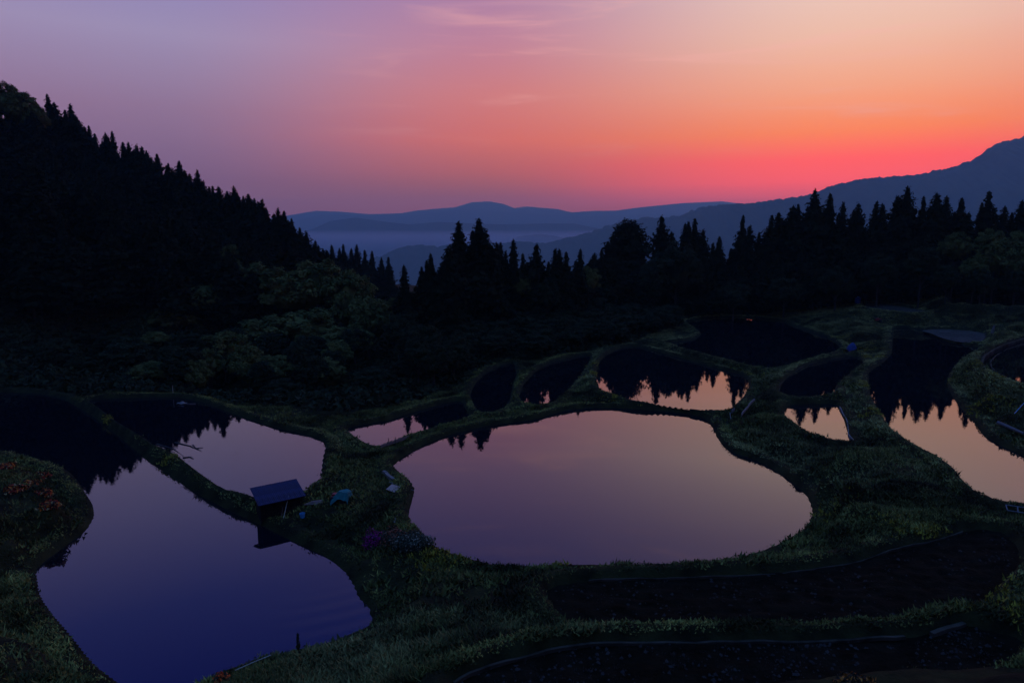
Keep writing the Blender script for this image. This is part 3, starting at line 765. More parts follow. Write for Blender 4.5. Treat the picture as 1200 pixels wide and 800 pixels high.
for i, a in enumerate([
    (792,322,172,30,'round dark broadleaf tree under the three spires',True),(765,335,172,22,'low dark broadleaf left of the round one',True),
    (612,338,150,12,'tiny dim leafy tree below the bell-shaped cedar',False),(690,330,158,14,'dim leafy tree left of the broad columnar cedar',False),(640,350,148,16,'dark shrubby tree under the blocky trio of cedars',True),
    (1166,308,158,22,'pale leafy tree on the right slope, left of the edge one',False),(1192,312,156,22,'pale leafy tree at the right edge of the view',False),(1142,318,156,14,'small pale tree left of the pair on the right slope',False),
    (1120,292,166,16,'dim leafy tree under the right-hand cedars, left one',False),(1160,289,166,16,'dim leafy tree under the right-hand cedars, middle one',False),(1194,288,166,14,'dim leafy tree under the right-hand cedars, right one',False),
    (1080,312,160,18,'dark shrubby tree behind the highest paddy',True),(1030,322,162,18,'dark shrubby tree behind the pale narrow paddy',True),(1110,328,154,14,'low dark shrub tree above the top paddy bank',True),(1150,334,152,14,'low dark shrub tree above the top paddy, further right',True),(1190,334,152,16,'low dark shrub tree above the top paddy at the right edge',True),
    (980,335,165,18,'dark low tree left of the blue box',True),(920,345,168,20,'dark low tree behind the far paddy, right part',True),(860,350,168,20,'dark low tree behind the far paddy, middle',True),
    (720,372,150,20,'dark low tree behind the grassy spit',True),(660,385,138,20,'dark low tree behind the crescent paddy',True),(590,400,130,22,'dark low tree behind the small hidden paddy',True),(540,425,118,20,'dark low tree beyond the strip paddy',True)]):
    broad(a[0], a[1], a[2], a[3], a[4], 'broadleaf trees along the edge of the wood', i, dark=a[5])

HOLLOW = np.array([(-200, 88), (-75, 98), (-50, 96), (-36, 91.5), (-27, 85.5), (-21, 83.5), (-14, 91), (-10, 97.5), (-7, 104), (-3, 115), (1, 121), (6, 124), (14, 128), (22, 135), (27, 140), (35, 151), (44, 169), (60, 177), (80, 177), (100, 172), (190, 162), (190, 300), (-200, 300)])
def in_hollow(x, y):
    return dist_poly(HOLLOW, np.atleast_1d(x).astype(float), np.atleast_1d(y).astype(float))[1]
LOWW = 'dark low trees filling the hollow before the wood'
for i, (px, py, D, r_, lab) in enumerate([
    (475,476,97,12,'dark bush just beyond the left part of the strip paddy'), (505,470,100,12,'dark bush just beyond the middle of the strip paddy'), (532,460,103,12,'dark bush beyond the right tip of the strip paddy'),
    (549,444,107,12,'dark bush left of the small hidden paddy'), (570,428,123,14,'dark bush at the far left side of the small hidden paddy'), (598,420,125,14,'dark bush between the hidden and crescent paddies'),
    (626,419,124,12,'dark bush beyond the left end of the crescent paddy'), (655,408,130,13,'dark bush beyond the far rim of the crescent paddy'), (690,400,140,13,'dark bush beyond the corner of crescent and mirror paddies')]):
    broad(px, py, D, r_, lab, 'dark bushes along the far dikes', i, dark=True)
k = 0; placed = []
while len(placed) < 84 and k < 9000:
    k += 1
    if len(placed) < 34: px, py = rr.uniform(-40, 420), rr.uniform(395, 442)
    else: px, py = rr.uniform(470, 900), rr.uniform(362, 425) - max(0, (0)) 
    D = 132 - (py - 395) * .50 if px < 420 else 160 - (py - 362) * .85 - max(0, 560 - px) * .1
    if px > 700 and py > 392 - (px - 700) * .12: continue
    x, zc = ray_at(px, py, D)
    if any((x - a) ** 2 + (D - b) ** 2 < 5.0 ** 2 for a, b in placed): continue
    if gz(x, D)[1][0] < 4.2 or not in_hollow(x, D)[0]: continue
    placed.append((x, D))
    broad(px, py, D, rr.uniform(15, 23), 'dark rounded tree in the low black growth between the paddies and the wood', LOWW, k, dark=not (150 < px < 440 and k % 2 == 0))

# dark undergrowth on the forest floor
n = 75000
x = rng.uniform(-190, 190, n); y = rng.uniform(80, 235, n)
z, nr = gz(x, y)
ok = (nr > 1.2) & (np.abs(x) < .82 * y + 8) & (fbm(x * .12 + 9, y * .12, 3) > -.26) & in_hollow(x, y)
x, y, z = x[ok], y[ok], z[ok]; n = len(x); reps = 4
hh = .5 + 1.3 * np.clip(fbm(x * .2, y * .2, 3) + .4, 0, 1)
P = np.stack([np.repeat(x, reps) + rng.normal(0, .5, n * reps), np.repeat(y, reps) + rng.normal(0, .5, n * reps), np.repeat(z, reps) + np.repeat(hh, reps) * rng.random(n * reps)], -1)
nn = rng.normal(size=P.shape) + np.array([0, 0, .8]); nn /= np.linalg.norm(nn, axis=1)[:, None]
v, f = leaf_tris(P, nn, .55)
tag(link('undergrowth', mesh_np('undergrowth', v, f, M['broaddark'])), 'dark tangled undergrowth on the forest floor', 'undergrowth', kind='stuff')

# ------------------------------------------------------------------ grass
def blades(px_, py_, pz_, hgt, nb, col_a, col_b, lean=0.55, wid=0.035, spread=0.16):
    n = len(px_)
    N = n * nb
    bx = np.repeat(px_, nb) + rng.normal(0, spread, N) ; by = np.repeat(py_, nb) + rng.normal(0, spread, N); bz = np.repeat(pz_, nb) - 0.03
    h = np.repeat(hgt, nb) * (0.55 + 0.6 * rng.random(N))
    a = rng.uniform(0, 6.283, N)
    le = rng.random(N) * lean * h
    w = wid * (0.7 + 0.6 * rng.random(N)) * (1 + h)
    ca, sa = np.cos(a), np.sin(a)
    tw = a + rng.uniform(-.9, .9, N) + 1.57
    v = np.empty((N, 3, 3))
    v[:, 0] = np.stack([bx - np.cos(tw) * w, by - np.sin(tw) * w, bz], -1)
    v[:, 1] = np.stack([bx + np.cos(tw) * w, by + np.sin(tw) * w, bz], -1)
    v[:, 2] = np.stack([bx + ca * le, by + sa * le, bz + h], -1)
    t = np.repeat(rng.random(n), nb) * .6 + rng.random(N) * .4
    col = np.array(col_a)[None] * (1 - t[:, None]) + np.array(col_b)[None] * t[:, None]
    col = np.repeat(col, 3, axis=0)
    return v.reshape(-1, 3), np.arange(N * 3).reshape(N, 3), np.concatenate([col, np.ones((len(col), 1))], 1)
def field_zone(d_near, x, y):
    return d_near
def scatter(n, x0, x1, y0, y1, dens, power=1.0):
    x = rng.uniform(x0, x1, n); y = y0 + (y1 - y0) * rng.random(n) ** power
    z, nr = gz(x, y)
    zc = np.ones(n, bool)
    # only what lies inside the view, with a margin
    zc &= np.abs(x) < 0.80 * y + 6
    zc &= ~in_hollow(x, y) | (nr < 1.6)
    zc &= nr > 0.32 + 0.25 * rng.random(n)
    if dens is not None: zc &= rng.random(n) < dens(x, y, z, nr)
    return x[zc], y[zc], z[zc], nr[zc]
def dpatch(x, y): return np.clip(0.75 + 2.6 * fbm(x * 0.16, y * 0.16, 4), 0.12, 1.0)
x, y, z, nr = scatter(820000, -62, 110, 26, 185, lambda x, y, z, n_: dpatch(x, y), 1.45)
hg = np.where(nr < 1.35, .7, 1.15) * np.clip(0.10 + 0.14 * rng.random(len(x)) + 0.55 * np.clip(fbm(x * 0.45, y * 0.45, 3), 0, 1), 0.08, 0.42) * (0.5 + 0.5 * smooth(nr / 1.0))
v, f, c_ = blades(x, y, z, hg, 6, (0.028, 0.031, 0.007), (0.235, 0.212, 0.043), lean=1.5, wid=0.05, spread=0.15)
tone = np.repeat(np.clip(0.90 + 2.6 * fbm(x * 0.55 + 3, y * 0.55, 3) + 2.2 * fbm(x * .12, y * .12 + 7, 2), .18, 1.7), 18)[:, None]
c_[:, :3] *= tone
# mown dike tops, rough slopes; skylight on crests and slope shade painted into the colour
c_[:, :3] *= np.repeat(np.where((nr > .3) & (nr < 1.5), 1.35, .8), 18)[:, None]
# dry olive tone in the higher right-hand terraces
dry = smooth((np.repeat(fbm(x * .09 + 30, y * .09, 3), 18) + .12 + np.repeat(np.clip((x + y * .3 - 45) / 70, -.2, .35), 18)) / .3)[:, None]
c_[:, :3] = c_[:, :3] * (1 - dry * .8) + dry * .8 * c_[:, 1:2] * np.array([[1.50, 1.30, .40]])
print('grass tufts', len(x))
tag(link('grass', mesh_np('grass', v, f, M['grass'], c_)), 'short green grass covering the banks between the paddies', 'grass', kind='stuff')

# taller weeds in clumps on the banks
x, y, z, nr = scatter(60000, -62, 80, 26, 120, lambda x, y, z, n_: (fbm(x * 0.22 + 40, y * 0.22, 4) > 0.10) * 0.85 * (n_ > 0.5), 1.2)
v, f, c_ = blades(x, y, z, 0.16 + 0.22 * rng.random(len(x)), 6, (0.022, 0.025, 0.005), (0.170, 0.158, 0.032), lean=1.4, wid=0.09, spread=.24)
tag(link('weeds', mesh_np('weeds', v, f, M['grass'], c_)), 'taller leafy weeds in patches on the slopes between paddies', 'weeds', kind='stuff')

# yellow weed patches
YEL = [(1060,612,.8),(965,598,.9),(1093,618,.7),(520,655,1.0),(505,648,.7),(700,427,1.1),(697,437,1.2),(1128,445,1.6),(1150,455,1.6),(1172,452,1.4),(1168,470,1.2),(1015,408,1.5),(1020,418,1.3),(892,441,1.2),(130,498,.8),(122,488,.7),(730,470,1.4),(760,474,1.0),(1190,715,1.6),(1165,712,1.4),(1140,717,1.0),(1200,705,1.5),(1060,722,.8),(1020,730,.7),(1015,450,1.0),(1025,480,1.0),(1180,440,1.2),(652,661,.5),(200,548,.5),(985,390,1.2),(1180,722,1.2),(1050,700,.1)]
X_, Y_ = [], []
for px, py, r_ in YEL:
    g0 = 1.0
    for _ in range(3): g0 = gz1(*at(px, py, g0))
    cx, cy = at(px, py, g0 + .1)
    k = int(60 * r_ + 10)
    X_.append(rng.normal(cx, r_, k)); Y_.append(rng.normal(cy, r_, k))
X_ = np.concatenate(X_); Y_ = np.concatenate(Y_)
Z_, N_ = gz(X_, Y_); ok = N_ > .15
v, f, c_ = blades(X_[ok], Y_[ok], Z_[ok], 0.14 + 0.14 * rng.random(ok.sum()), 7, (0.10, 0.085, 0.012), (0.46, 0.34, 0.03), lean=1.2, wid=.06)
tag(link('yellow_weeds', mesh_np('yellow_weeds', v, f, M['grass'], c_)), 'yellow flowering weeds in small patches along the banks', 'weeds', kind='stuff')
# clods on the ploughed earth
for k in ('field_upper', 'field_lower'):
    P = PADDIES[k]['poly']; n = 1500
    x = rng.uniform(P[:, 0].min(), P[:, 0].max(), n); y = rng.uniform(P[:, 1].min(), P[:, 1].max(), n)
    d, ins = dist_poly(P, x, y); ok = ins & (d > .2) & (fbm(x * .7 + 5, y * .7, 3) > -.12)
    x, y = x[ok], y[ok]; n = len(x)
    r_ = (.03 + .09 * rng.random(n) ** 2)[:, None, None]
    O = np.array([[1, 0, 0], [0, 1, 0], [-1, 0, 0], [0, -1, 0], [0, 0, 1]], float)
    v = O[None] * r_ * rng.uniform(.6, 1.4, (n, 5, 3))
    a = rng.uniform(0, 6.28, n); ca, sa = np.cos(a)[:, None], np.sin(a)[:, None]
    v = np.stack([v[..., 0] * ca - v[..., 1] * sa, v[..., 0] * sa + v[..., 1] * ca, v[..., 2]], -1)
    zz = PADDIES[k]['z'] + 0.03 + 0.24 * fbm(x * 1.6, y * 1.6, 5)
    v += np.stack([x, y, zz], -1)[:, None, :]
    F = np.array([[0, 1, 4], [1, 2, 4], [2, 3, 4], [3, 0, 4]])
    f = (F[None] + 5 * np.arange(n)[:, None, None]).reshape(-1, 3)
    tag(link('clods', mesh_np('clods', v.reshape(-1, 3), f, M['mud'])), 'loose earth clods scattered over the %s ploughed field' % ('upper' if 'upper' in k else 'lower'), 'clods', kind='stuff')
# dry stubble on the ploughed fields
for k, n in (('field_upper', 2600), ('field_lower', 2600)):
    P = PADDIES[k]['poly']
    x = rng.uniform(P[:, 0].min(), P[:, 0].max(), n); y = rng.uniform(P[:, 1].min(), P[:, 1].max(), n)
    d, ins = dist_poly(P, x, y); ok = ins & (d > .3) & (fbm(x * .5, y * .5, 3) > -0.05)
    v, f, c_ = blades(x[ok], y[ok], np.full(ok.sum(), PADDIES[k]['z'] + .03), 0.05 + 0.12 * rng.random(ok.sum()) ** 3, 5, (0.02, 0.016, 0.012), (0.10, 0.075, 0.055), spread=.05, wid=.02)
    tag(link('stubble', mesh_np('stubble', v, f, M['grass'], c_)), 'sparse dry rice stubble on the dark soil of the %s field' % ('upper' if 'upper' in k else 'lower'), 'stubble', kind='stuff')

def onground(px, py, lift=0.0, z0=1.0):
    z = z0
    for _ in range(12):
        x, y = at(px, py, z); z = 0.5 * z + 0.5 * (gz1(x, y) + lift)
    return x, y, gz1(x, y)

# orange and red ferns on the mound by the left paddy
def leaf_bush(name, px, py, rx, ry, h, cols, n, label, cat, group=None, size=.09, seed=0, z0=1.0, stem=True):
    r = np.random.default_rng(seed + 50)
    x, y, z = onground(px, py, 0, z0)
    root = empty(name, (x, y, z), label, cat, group)
    d = r.normal(size=(n, 3)); d /= np.linalg.norm(d, axis=1)[:, None]; d[:, 2] = np.abs(d[:, 2])
    lump = 1 + .22 * np.sin(np.arctan2(d[:, 1], d[:, 0]) * 3 + seed) + .15 * np.sin(d[:, 2] * 9 + seed)
    P = d * np.array([rx, ry, h]) * (0.70 + .35 * r.random(n))[:, None] * lump[:, None]
    nn = d + r.normal(size=d.shape) * .5; nn /= np.linalg.norm(nn, axis=1)[:, None]
    v, f = leaf_tris(P, nn, size)
    cc = np.array([cols(p, r) for p in P])
    cc = np.repeat(np.concatenate([cc, np.ones((n, 1))], 1), 4, axis=0)
    link('foliage', mesh_np('foliage', v, f, M['leaf'], cc), root)
    if stem:
        b = MB()
        for k in range(9):
            a = k * .7 + seed
            b.tube([(0, 0, -.15), (math.cos(a) * rx * .35, math.sin(a) * ry * .35, h * .4), (math.cos(a) * rx * .7, math.sin(a) * ry * .7, h * .75)], .025, 4, .008)
        b.build('stem', M['bark'], root)
    return root
def c_magenta(p, r):
    return (0.26 + .16 * r.random(), 0.014, 0.11 + .06 * r.random()) if r.random() < .55 else (0.03, 0.045, 0.025)
def c_white(p, r):
    q = r.random()
    return (0.46, 0.36, 0.22) if q < .11 else ((0.045, 0.060, 0.035) if q < .8 else (0.10, 0.09, 0.05))
def c_orange(p, r):
    return (0.34, 0.10, 0.05) if r.random() < .35 else (0.05, 0.055, 0.03)
leaf_bush('azalea_bush', 440, 636, 1.0, .9, .85, c_magenta, 1600, 'magenta flowering azalea at the left end of the shrub row beside the main paddy', 'azalea', 'azaleas beside the main paddy', seed=1, z0=.4)
leaf_bush('azalea_bush', 462, 634, 1.0, .9, .95, c_orange, 1600, 'rust-tinged azalea between the magenta and the white flowering ones', 'azalea', 'azaleas beside the main paddy', seed=2, z0=.4)
leaf_bush('azalea_bush', 484, 640, 1.45, 1.0, 1.05, c_white, 3200, 'large white-flecked azalea bush at the edge of the main paddy', 'azalea', 'azaleas beside the main paddy', seed=3, z0=.4)
def c_fern(p, r):
    q = r.random()
    return (0.55, 0.15, 0.015) if q < .25 else ((0.34, 0.035, 0.015) if q < .55 else ((0.48, 0.34, 0.12) if q < .63 else (0.03, 0.022, 0.012)))
FERN = [(6,545,.9,'orange bush at the left edge on the mound by the left paddy'),(33,566,.9,'bright orange-red bush in the middle of the mound'),(18,572,.8,'dark red bush low on the mound behind the orange-red one'),(48,556,.7,'russet bush at the back crest of the mound'),(58,590,.7,'russet bush nearest the water on the mound'),(52,576,.6,'small yellow-flecked bush between the two russet ones')]
for i, (px, py, r_, lab) in enumerate(FERN):
    leaf_bush('rusty_shrub', px, py + 3, r_, r_ * .9, .42, c_fern, 520, lab, 'shrub', 'rusty shrubs on the mound by the left paddy', size=.14, seed=10 + i, z0=1.2)
leaf_bush('rusty_shrub', 259, 800, .45, .4, .5, lambda p, r: (0.75, .12, .02) if r.random() < .5 else (.04, .04, .02), 260, 'small vivid orange flower clump at the near tip of the left paddy', 'flowers', size=.1, seed=20, z0=.5)
leaf_bush('rusty_shrub', 1000, 800, .8, .4, .35, lambda p, r: (0.55, .2, .03) if r.random() < .4 else (.05, .04, .02), 300, 'orange weed clump on the near bank of the lower ploughed field', 'weeds', size=.1, seed=22, z0=4)
leaf_bush('rusty_shrub', 1057, 733, .5, .3, .3, lambda p, r: (0.50, .2, .05) if r.random() < .5 else (.05, .04, .02), 200, 'orange weed clump on the bund between the two ploughed fields', 'weeds', size=.09, seed=23, z0=3)

# ------------------------------------------------------------------ concrete rims
def rim(name, key_z, pts, w, h, mat, label, cat, lift=0.30, gaps=()):
    W3 = [Vector((*at(px, py, key_z + lift), 0)) for px, py in pts]
    # resample finely
    Q = []
    for a, b_ in zip(W3[:-1], W3[1:]):
        n = max(2, int((b_ - a).length / .6))
        for i in range(n): Q.append(a.lerp(b_, i / n))
    Q.append(W3[-1])
    S = [Q[0]] + [(Q[i - 1] + Q[i] * 2 + Q[i + 1]) / 4 for i in range(1, len(Q) - 1)] + [Q[-1]]
    b = MB(); n = len(S); vs = []
    for i, p in enumerate(S):
        t = (S[min(i + 1, n - 1)] - S[max(i - 1, 0)]).normalized(); nn = Vector((-t.y, t.x, 0))
        j = .02 * math.sin(i * 1.7) + .012 * math.sin(i * 4.1) + (.05 * math.sin(i * .23) + .05 * math.sin(i * .61 + 1) - .04 if w < .25 else 0)
        top = key_z + lift + j
        for sx, zz in ((-w / 2, top - h), (-w / 2, top), (w / 2, top), (w / 2, top - h)):
            q = p + nn * (sx + .02 * math.sin(i * .9)); vs.append((q.x, q.y, zz))
    fs = []
    for i in range(n - 1):
        for k in range(4):
            fs.append((i * 4 + k, i * 4 + (k + 1) % 4, (i + 1) * 4 + (k + 1) % 4, (i + 1) * 4 + k))
    fs.append((3, 2, 1, 0)); fs.append(tuple((n - 1) * 4 + k for k in range(4)))
    b.add(vs, fs)
    return tag(b.build(name, M[mat]), label, cat)
rim('concrete_rim', 3.7, [(532,799),(550,788.5),(575,777.5),(625,764.5),(675,755),(725,751.5),(800,749),(880,749.5),(960,748.5),(1035,747),(1060,745)], .14, .16, 'concrete', 'long pale concrete edging along the far side of the lower ploughed field', 'concrete edging', lift=.20)
rim('concrete_rim', 3.7, [(1092,741),(1112,735),(1130,728.5)], .22, .45, 'concrete', 'short broken concrete edging at the right end of the lower ploughed field', 'concrete edging', lift=.20)
rim('concrete_rim', 1.9, [(690,679.5),(712,678.5),(750,676),(800,677),(850,674),(905,670),(960,665),(1010,655),(1060,640),(1097,632),(1128,622)], .10, .14, 'concrete', 'thin concrete edging along the far side of the upper ploughed field', 'concrete edging', lift=.16)
rim('concrete_rim', 4.6, [(1240,458),(1200,452),(1175,443),(1157.5,434),(1150,425),(1153,417),(1166,408.5),(1183,401.5),(1200,396.5),(1240,389.5)], .3, .6, 'concrete', 'outer concrete rim round the paddy at the right edge', 'concrete rim', lift=.32)
rim('concrete_rim', 4.6, [(1210,454),(1188,446),(1172,438),(1162,430),(1161,423),(1167,416),(1180,408.5),(1200,402.5)], .14, .5, 'concrete', 'inner concrete kerb inside the paddy at the right edge', 'concrete rim', lift=.12)
rim('concrete_rim', 1.7, [(912,462),(914,450),(923,440.5),(944,427),(974,420),(1003,415.5),(1011,417)], .13, .4, 'concrete', 'thin pale rim curving round the bent dark paddy', 'concrete rim', lift=.12)
rim('plastic_edging', 1.3, [(984,476),(990,487),(993.5,495),(994.5,508),(1001,515),(1001.5,520.5)], .10, .5, 'sheet', 'pale plastic sheet edging along the right side of the triangular paddy', 'plastic edging', lift=.25)
rim('drain_channel', 1.2, [(869,485),(873,479),(880,471),(884,467)], .10, .3, 'sheet', 'pale drain pipe lying along the bank right of the mirror paddy', 'pipe', lift=.25)
rim('plastic_edging', 0.0, [(449,551),(452,552.5),(456,557),(461,560)], .30, .3, 'sheet', 'torn white sheet on the left bank of the main paddy, above the pipe', 'plastic sheet', lift=.42)
rim('plastic_edging', 0.0, [(475.5,572),(476,577),(474.5,584)], .14, .3, 'sheet', 'white strip of sheet under the pipe by the main paddy', 'plastic sheet', lift=.40)
rim('plastic_edging', 0.0, [(467,598),(465,604),(462,612)], .14, .3, 'sheet', 'white strip of sheet just above the azaleas', 'plastic sheet', lift=.40)

# ------------------------------------------------------------------ the hut
hx, hy, hz = onground(330, 603, 0, .2)
hz = hz - .05
hut = empty('hut', (hx, hy, hz), 'small dark tool hut with a blue pitched metal roof between the left paddies', 'hut', rz=R(35))
WD, DP, HF, HB = 3.2, 1.55, 1.45, 1.95
nplank = 14
pm = MB().box((0, 0, 0), (WD / nplank - .02, .03, 1.0)).mesh('wall_board', M['darkwood'])
for i in range(nplank):
    x = -WD / 2 + (i + .5) * WD / nplank
    link('wall_board', pm, hut, loc=(x, -.02 + .008 * (i % 2), HF / 2 - .1), scale=(1, 1, HF + .15))
    link('wall_board', pm, hut, loc=(x, DP + .02, HB / 2 - .1), scale=(1, 1, HB + .15))
for sx in (-1, 1):
    for i in range(8):
        yy = (i + .5) * DP / 8; hh = HF + (HB - HF) * i / 8
        link('wall_board', pm, hut, loc=(sx * (WD / 2 - .01), yy, hh / 2 - .1), rot=(0, 0, R(90)), scale=(.92, 1, hh + .15))
pl = math.atan2(HB - HF + .15, DP + .6)
L_ = math.hypot(DP + .9, (HB - HF) * 1.35)
roof = link('roof', None, hut, loc=(0, DP / 2 - .05, (HF + HB) / 2 + .10), rot=(pl, 0, 0))
nrp = 9
rp = MB()
ww = 3.85 / nrp
vs = []; K = 12
for k in range(K + 1):
    xx = -ww / 2 + ww * k / K; zz = .018 * math.cos(k / K * 6 * math.pi)
    vs += [(xx, -L_ / 2, zz), (xx, L_ / 2, zz), (xx, -L_ / 2, zz - .02), (xx, L_ / 2, zz - .02)]
fs = []
for k in range(K):
    a = k * 4; b_ = a + 4
    fs += [(a, b_, b_ + 1, a + 1), (a + 2, a + 3, b_ + 3, b_ + 2), (a, a + 2, b_ + 2, b_), (a + 1, b_ + 1, b_ + 3, a + 3)]
fs += [(0, 1, 3, 2), (K * 4, K * 4 + 2, K * 4 + 3, K * 4 + 1)]
rpm = rp.add(vs, fs).mesh('roof_panel', M['roof'])
for i in range(nrp):
    link('roof_panel', rpm, roof, loc=(-1.925 + ww * (i + .5), 0, .004 * (i % 2)), scale=(1.0, 1, 1))
MB().box((0, -L_ / 2 + .05, -.08), (3.7, .07, .10)).box((0, L_ / 2 - .1, -.08), (3.7, .07, .10)).box((-1.8, 0, -.08), (.06, L_ - .2, .08)).box((1.8, 0, -.08), (.06, L_ - .2, .08)).build('rafter', M['darkwood'], roof)
pmesh = MB().tube([(0, 0, -.3), (0, 0, HF + .1)], .05, 6).mesh('post', M['darkwood'])
for x in (-1.66, 1.66): link('post', pmesh, hut, loc=(x, -.12, 0))
# poles leaning on it
def pole_thing(name, p0, p1, r, mat, label, cat, **k):
    b = MB(); mid = Vector(p0)
    P = [Vector(p) - mid for p in (p0, p1)]
    P.insert(1, (P[0] + P[1]) / 2 + Vector((0, 0, .02)))
    b.tube(P, r, 6, r * .7)
    return tag(b.build(name, M[mat], loc=p0), label, cat)
x1, y1, z1 = onground(332, 607, 0, .2)
hw = Matrix.Translation((hx, hy, hz)) @ Matrix.Rotation(R(35), 4, 'Z')
topp = hw @ Vector((.62, -.12, HF + .12))
pole_thing('bamboo_pole', (x1, y1, z1 - .05), topp, .022, 'pole', 'thin pale pole leaning against the front of the hut', 'pole')
topp2 = hw @ Vector((.10, -.12, .75))
x1, y1, z1 = onground(329.5, 606, 0, .2)
pole_thing('bamboo_pole', (x1, y1, z1 - .05), topp2, .015, 'plank', 'shorter darker stick leaning beside the pale pole on the hut', 'stick')

# bucket
def bucket(px, py, r_, h, mat, label, z0=.2):
    x, y, z = onground(px, py, 0, z0)
    root = empty('bucket', (x, y, z - .02), label, 'bucket')
    b = MB(); n = 14; vs = []; fs = []
    prof = [(r_ * .8, 0), (r_, h), (r_ * 1.06, h), (r_ * 1.06, h + .02), (r_ * .95, h + .02), (r_ * .75, .02)]
    for rr_, zz in prof:
        for k in range(n): vs.append((math.cos(2 * math.pi * k / n) * rr_, math.sin(2 * math.pi * k / n) * rr_, zz))
    for j in range(len(prof) - 1):
        for k in range(n): fs.append((j * n + k, j * n + (k + 1) % n, (j + 1) * n + (k + 1) % n, (j + 1) * n + k))
    fs.append(tuple(range(n))[::-1]); fs.append(tuple((len(prof) - 1) * n + k for k in range(n)))
    b.add(vs, fs).build('body', M[mat], root)
    MB().tube([(math.cos(t) * r_ * 1.05, .25 * r_, h + math.sin(t) * r_ * .6) for t in np.linspace(0, math.pi, 9)], .008, 5).build('handle', M['metal'], root)
bucket(354.5, 606, .22, .36, 'lightblue', 'light blue bucket on the grass at the right corner of the hut')

# tiller under a teal tarpaulin
tx, ty, tz = onground(398, 588, 0, .2)
til = empty('covered_tiller', (tx, ty, tz), 'small red garden tiller half covered by a teal tarpaulin right of the hut', 'tiller', rz=R(-12))
MB().box((0, 0, .42), (1.3, .55, .22)).box((-.35, 0, .62), (.45, .4, .2)).build('body', M['red'], til)
MB().box((0, 0, .22), (1.7, .12, .08)).build('chassis', M['darkwood'], til)
wm = MB()
n = 14
vs = [(math.cos(2 * math.pi * k / n) * rr_, yy, math.sin(2 * math.pi * k / n) * rr_) for rr_, yy in ((.12, -.07), (.26, -.07), (.28, 0), (.26, .07), (.12, .07)) for k in range(n)]
fs = [(j * n + k, j * n + (k + 1) % n, (j + 1) * n + (k + 1) % n, (j + 1) * n + k) for j in range(4) for k in range(n)]
fs += [tuple(range(n)), tuple(range(4 * n, 5 * n))[::-1]]
wmesh = wm.add(vs, fs).mesh('wheel', M['rubber'])
for sx, sy in ((-.4, -.36), (-.4, .36), (.45, -.33), (.45, .33)): link('wheel', wmesh, til, loc=(sx, sy, .27))
for sy in (-.2, .2): MB().tube([(.3, sy, .5), (.9, sy, .95), (1.15, sy * 1.3, 1.0)], .02, 6).build('handlebar', M['metal'], til)
# draped cover: a sheet that follows a hump
nn_ = 22; vs = []; fs = []
for i in range(nn_ + 1):
    for j in range(nn_ + 1):
        u, v_ = i / nn_ * 2 - 1, j / nn_ * 2 - 1
        xx, yy = .18 + u * .82, v_ * .62
        hump = 1.02 - .10 * (u - .4) ** 2 - .62 * max(0, -u - .1) ** 1.2 - .55 * max(0, abs(v_) - .55) / .45 - .06 * math.sin(7 * u + 3 * v_) * .5 - .75 * max(0, u - .88) / .12 * .5
        vs.append((xx, yy, hump + .025 * math.sin(11 * v_ + 5 * u)))
for i in range(nn_):
    for j in range(nn_):
        a = i * (nn_ + 1) + j; fs.append((a, a + nn_ + 1, a + nn_ + 2, a + 1))
cv = MB().add(vs, fs).build('tarpaulin', M['teal'], til)
so = cv.modifiers.new('thickness', 'SOLIDIFY'); so.thickness = .012
# odds and ends left of the tiller
ox, oy, oz = onground(368, 590, 0, .2)
od = empty('plank_pile', (ox, oy, oz), 'few old boards lying low on the grass between hut and tiller', 'boards')
for i in range(4):
    MB().box((0, 0, 0), (1.5 - .2 * i, .16, .035)).build('board', M['plank'], od, loc=(.05 * i, .14 * i - .2, .05 + .036 * i), rot=(0, 0, R(8 + 5 * i)))
bx, by, bz = onground(461, 575, 0, .4)
tag(MB().box((0, 0, 0), (.95, .85, .03)).build('plywood_board', M['board'], loc=(bx, by, bz + .25), rot=(R(14), R(6), R(-28))), 'bare reddish plywood board lying on the grass left of the main paddy', 'board')
a = onground(456, 567, 0, .4); b_ = at(485, 574.5, .25)
pole_thing('water_pipe', (a[0], a[1], a[2] + .18), (b_[0], b_[1], .25), .045, 'metal', 'thin metal pipe reaching over the edge into the main paddy', 'pipe')
# stakes and plank edging by the strip paddy
for i, (px, py, hh, lab) in enumerate([(455, 521, .75, 'short dark stake in the strip paddy left of the tall one'), (463, 524, 1.15, 'taller brown stake at the plank edging of the strip paddy'), (482, 514, 1.0, 'thin stake at the right end of the plank edging')]):
    x, y, z = onground(px, py, 0, -.2)
    pole_thing('stake', (x, y, z - .3), (x + .05, y, z + hh), .05 if i < 2 else .025, 'wood', lab, 'stake')
e0, e1 = onground(446, 525.5, 0, -.2), onground(479, 513, 0, -.2)
pe = empty('plank_edging', (e0[0], e0[1], 0), 'two weathered planks set on edge along the near side of the strip paddy', 'plank edging')
dv = Vector((e1[0] - e0[0], e1[1] - e0[1], 0)); ang = math.atan2(dv.y, dv.x)
for i in range(2):
    o = MB().box((dv.length / 4, 0, 0), (dv.length / 2 - .04, .06, .30)).build('plank', M['plank'], pe, loc=(math.cos(ang) * dv.length / 2 * i, math.sin(ang) * dv.length / 2 * i, max(e0[2], e1[2]) + .12), rot=(0, 0, ang))
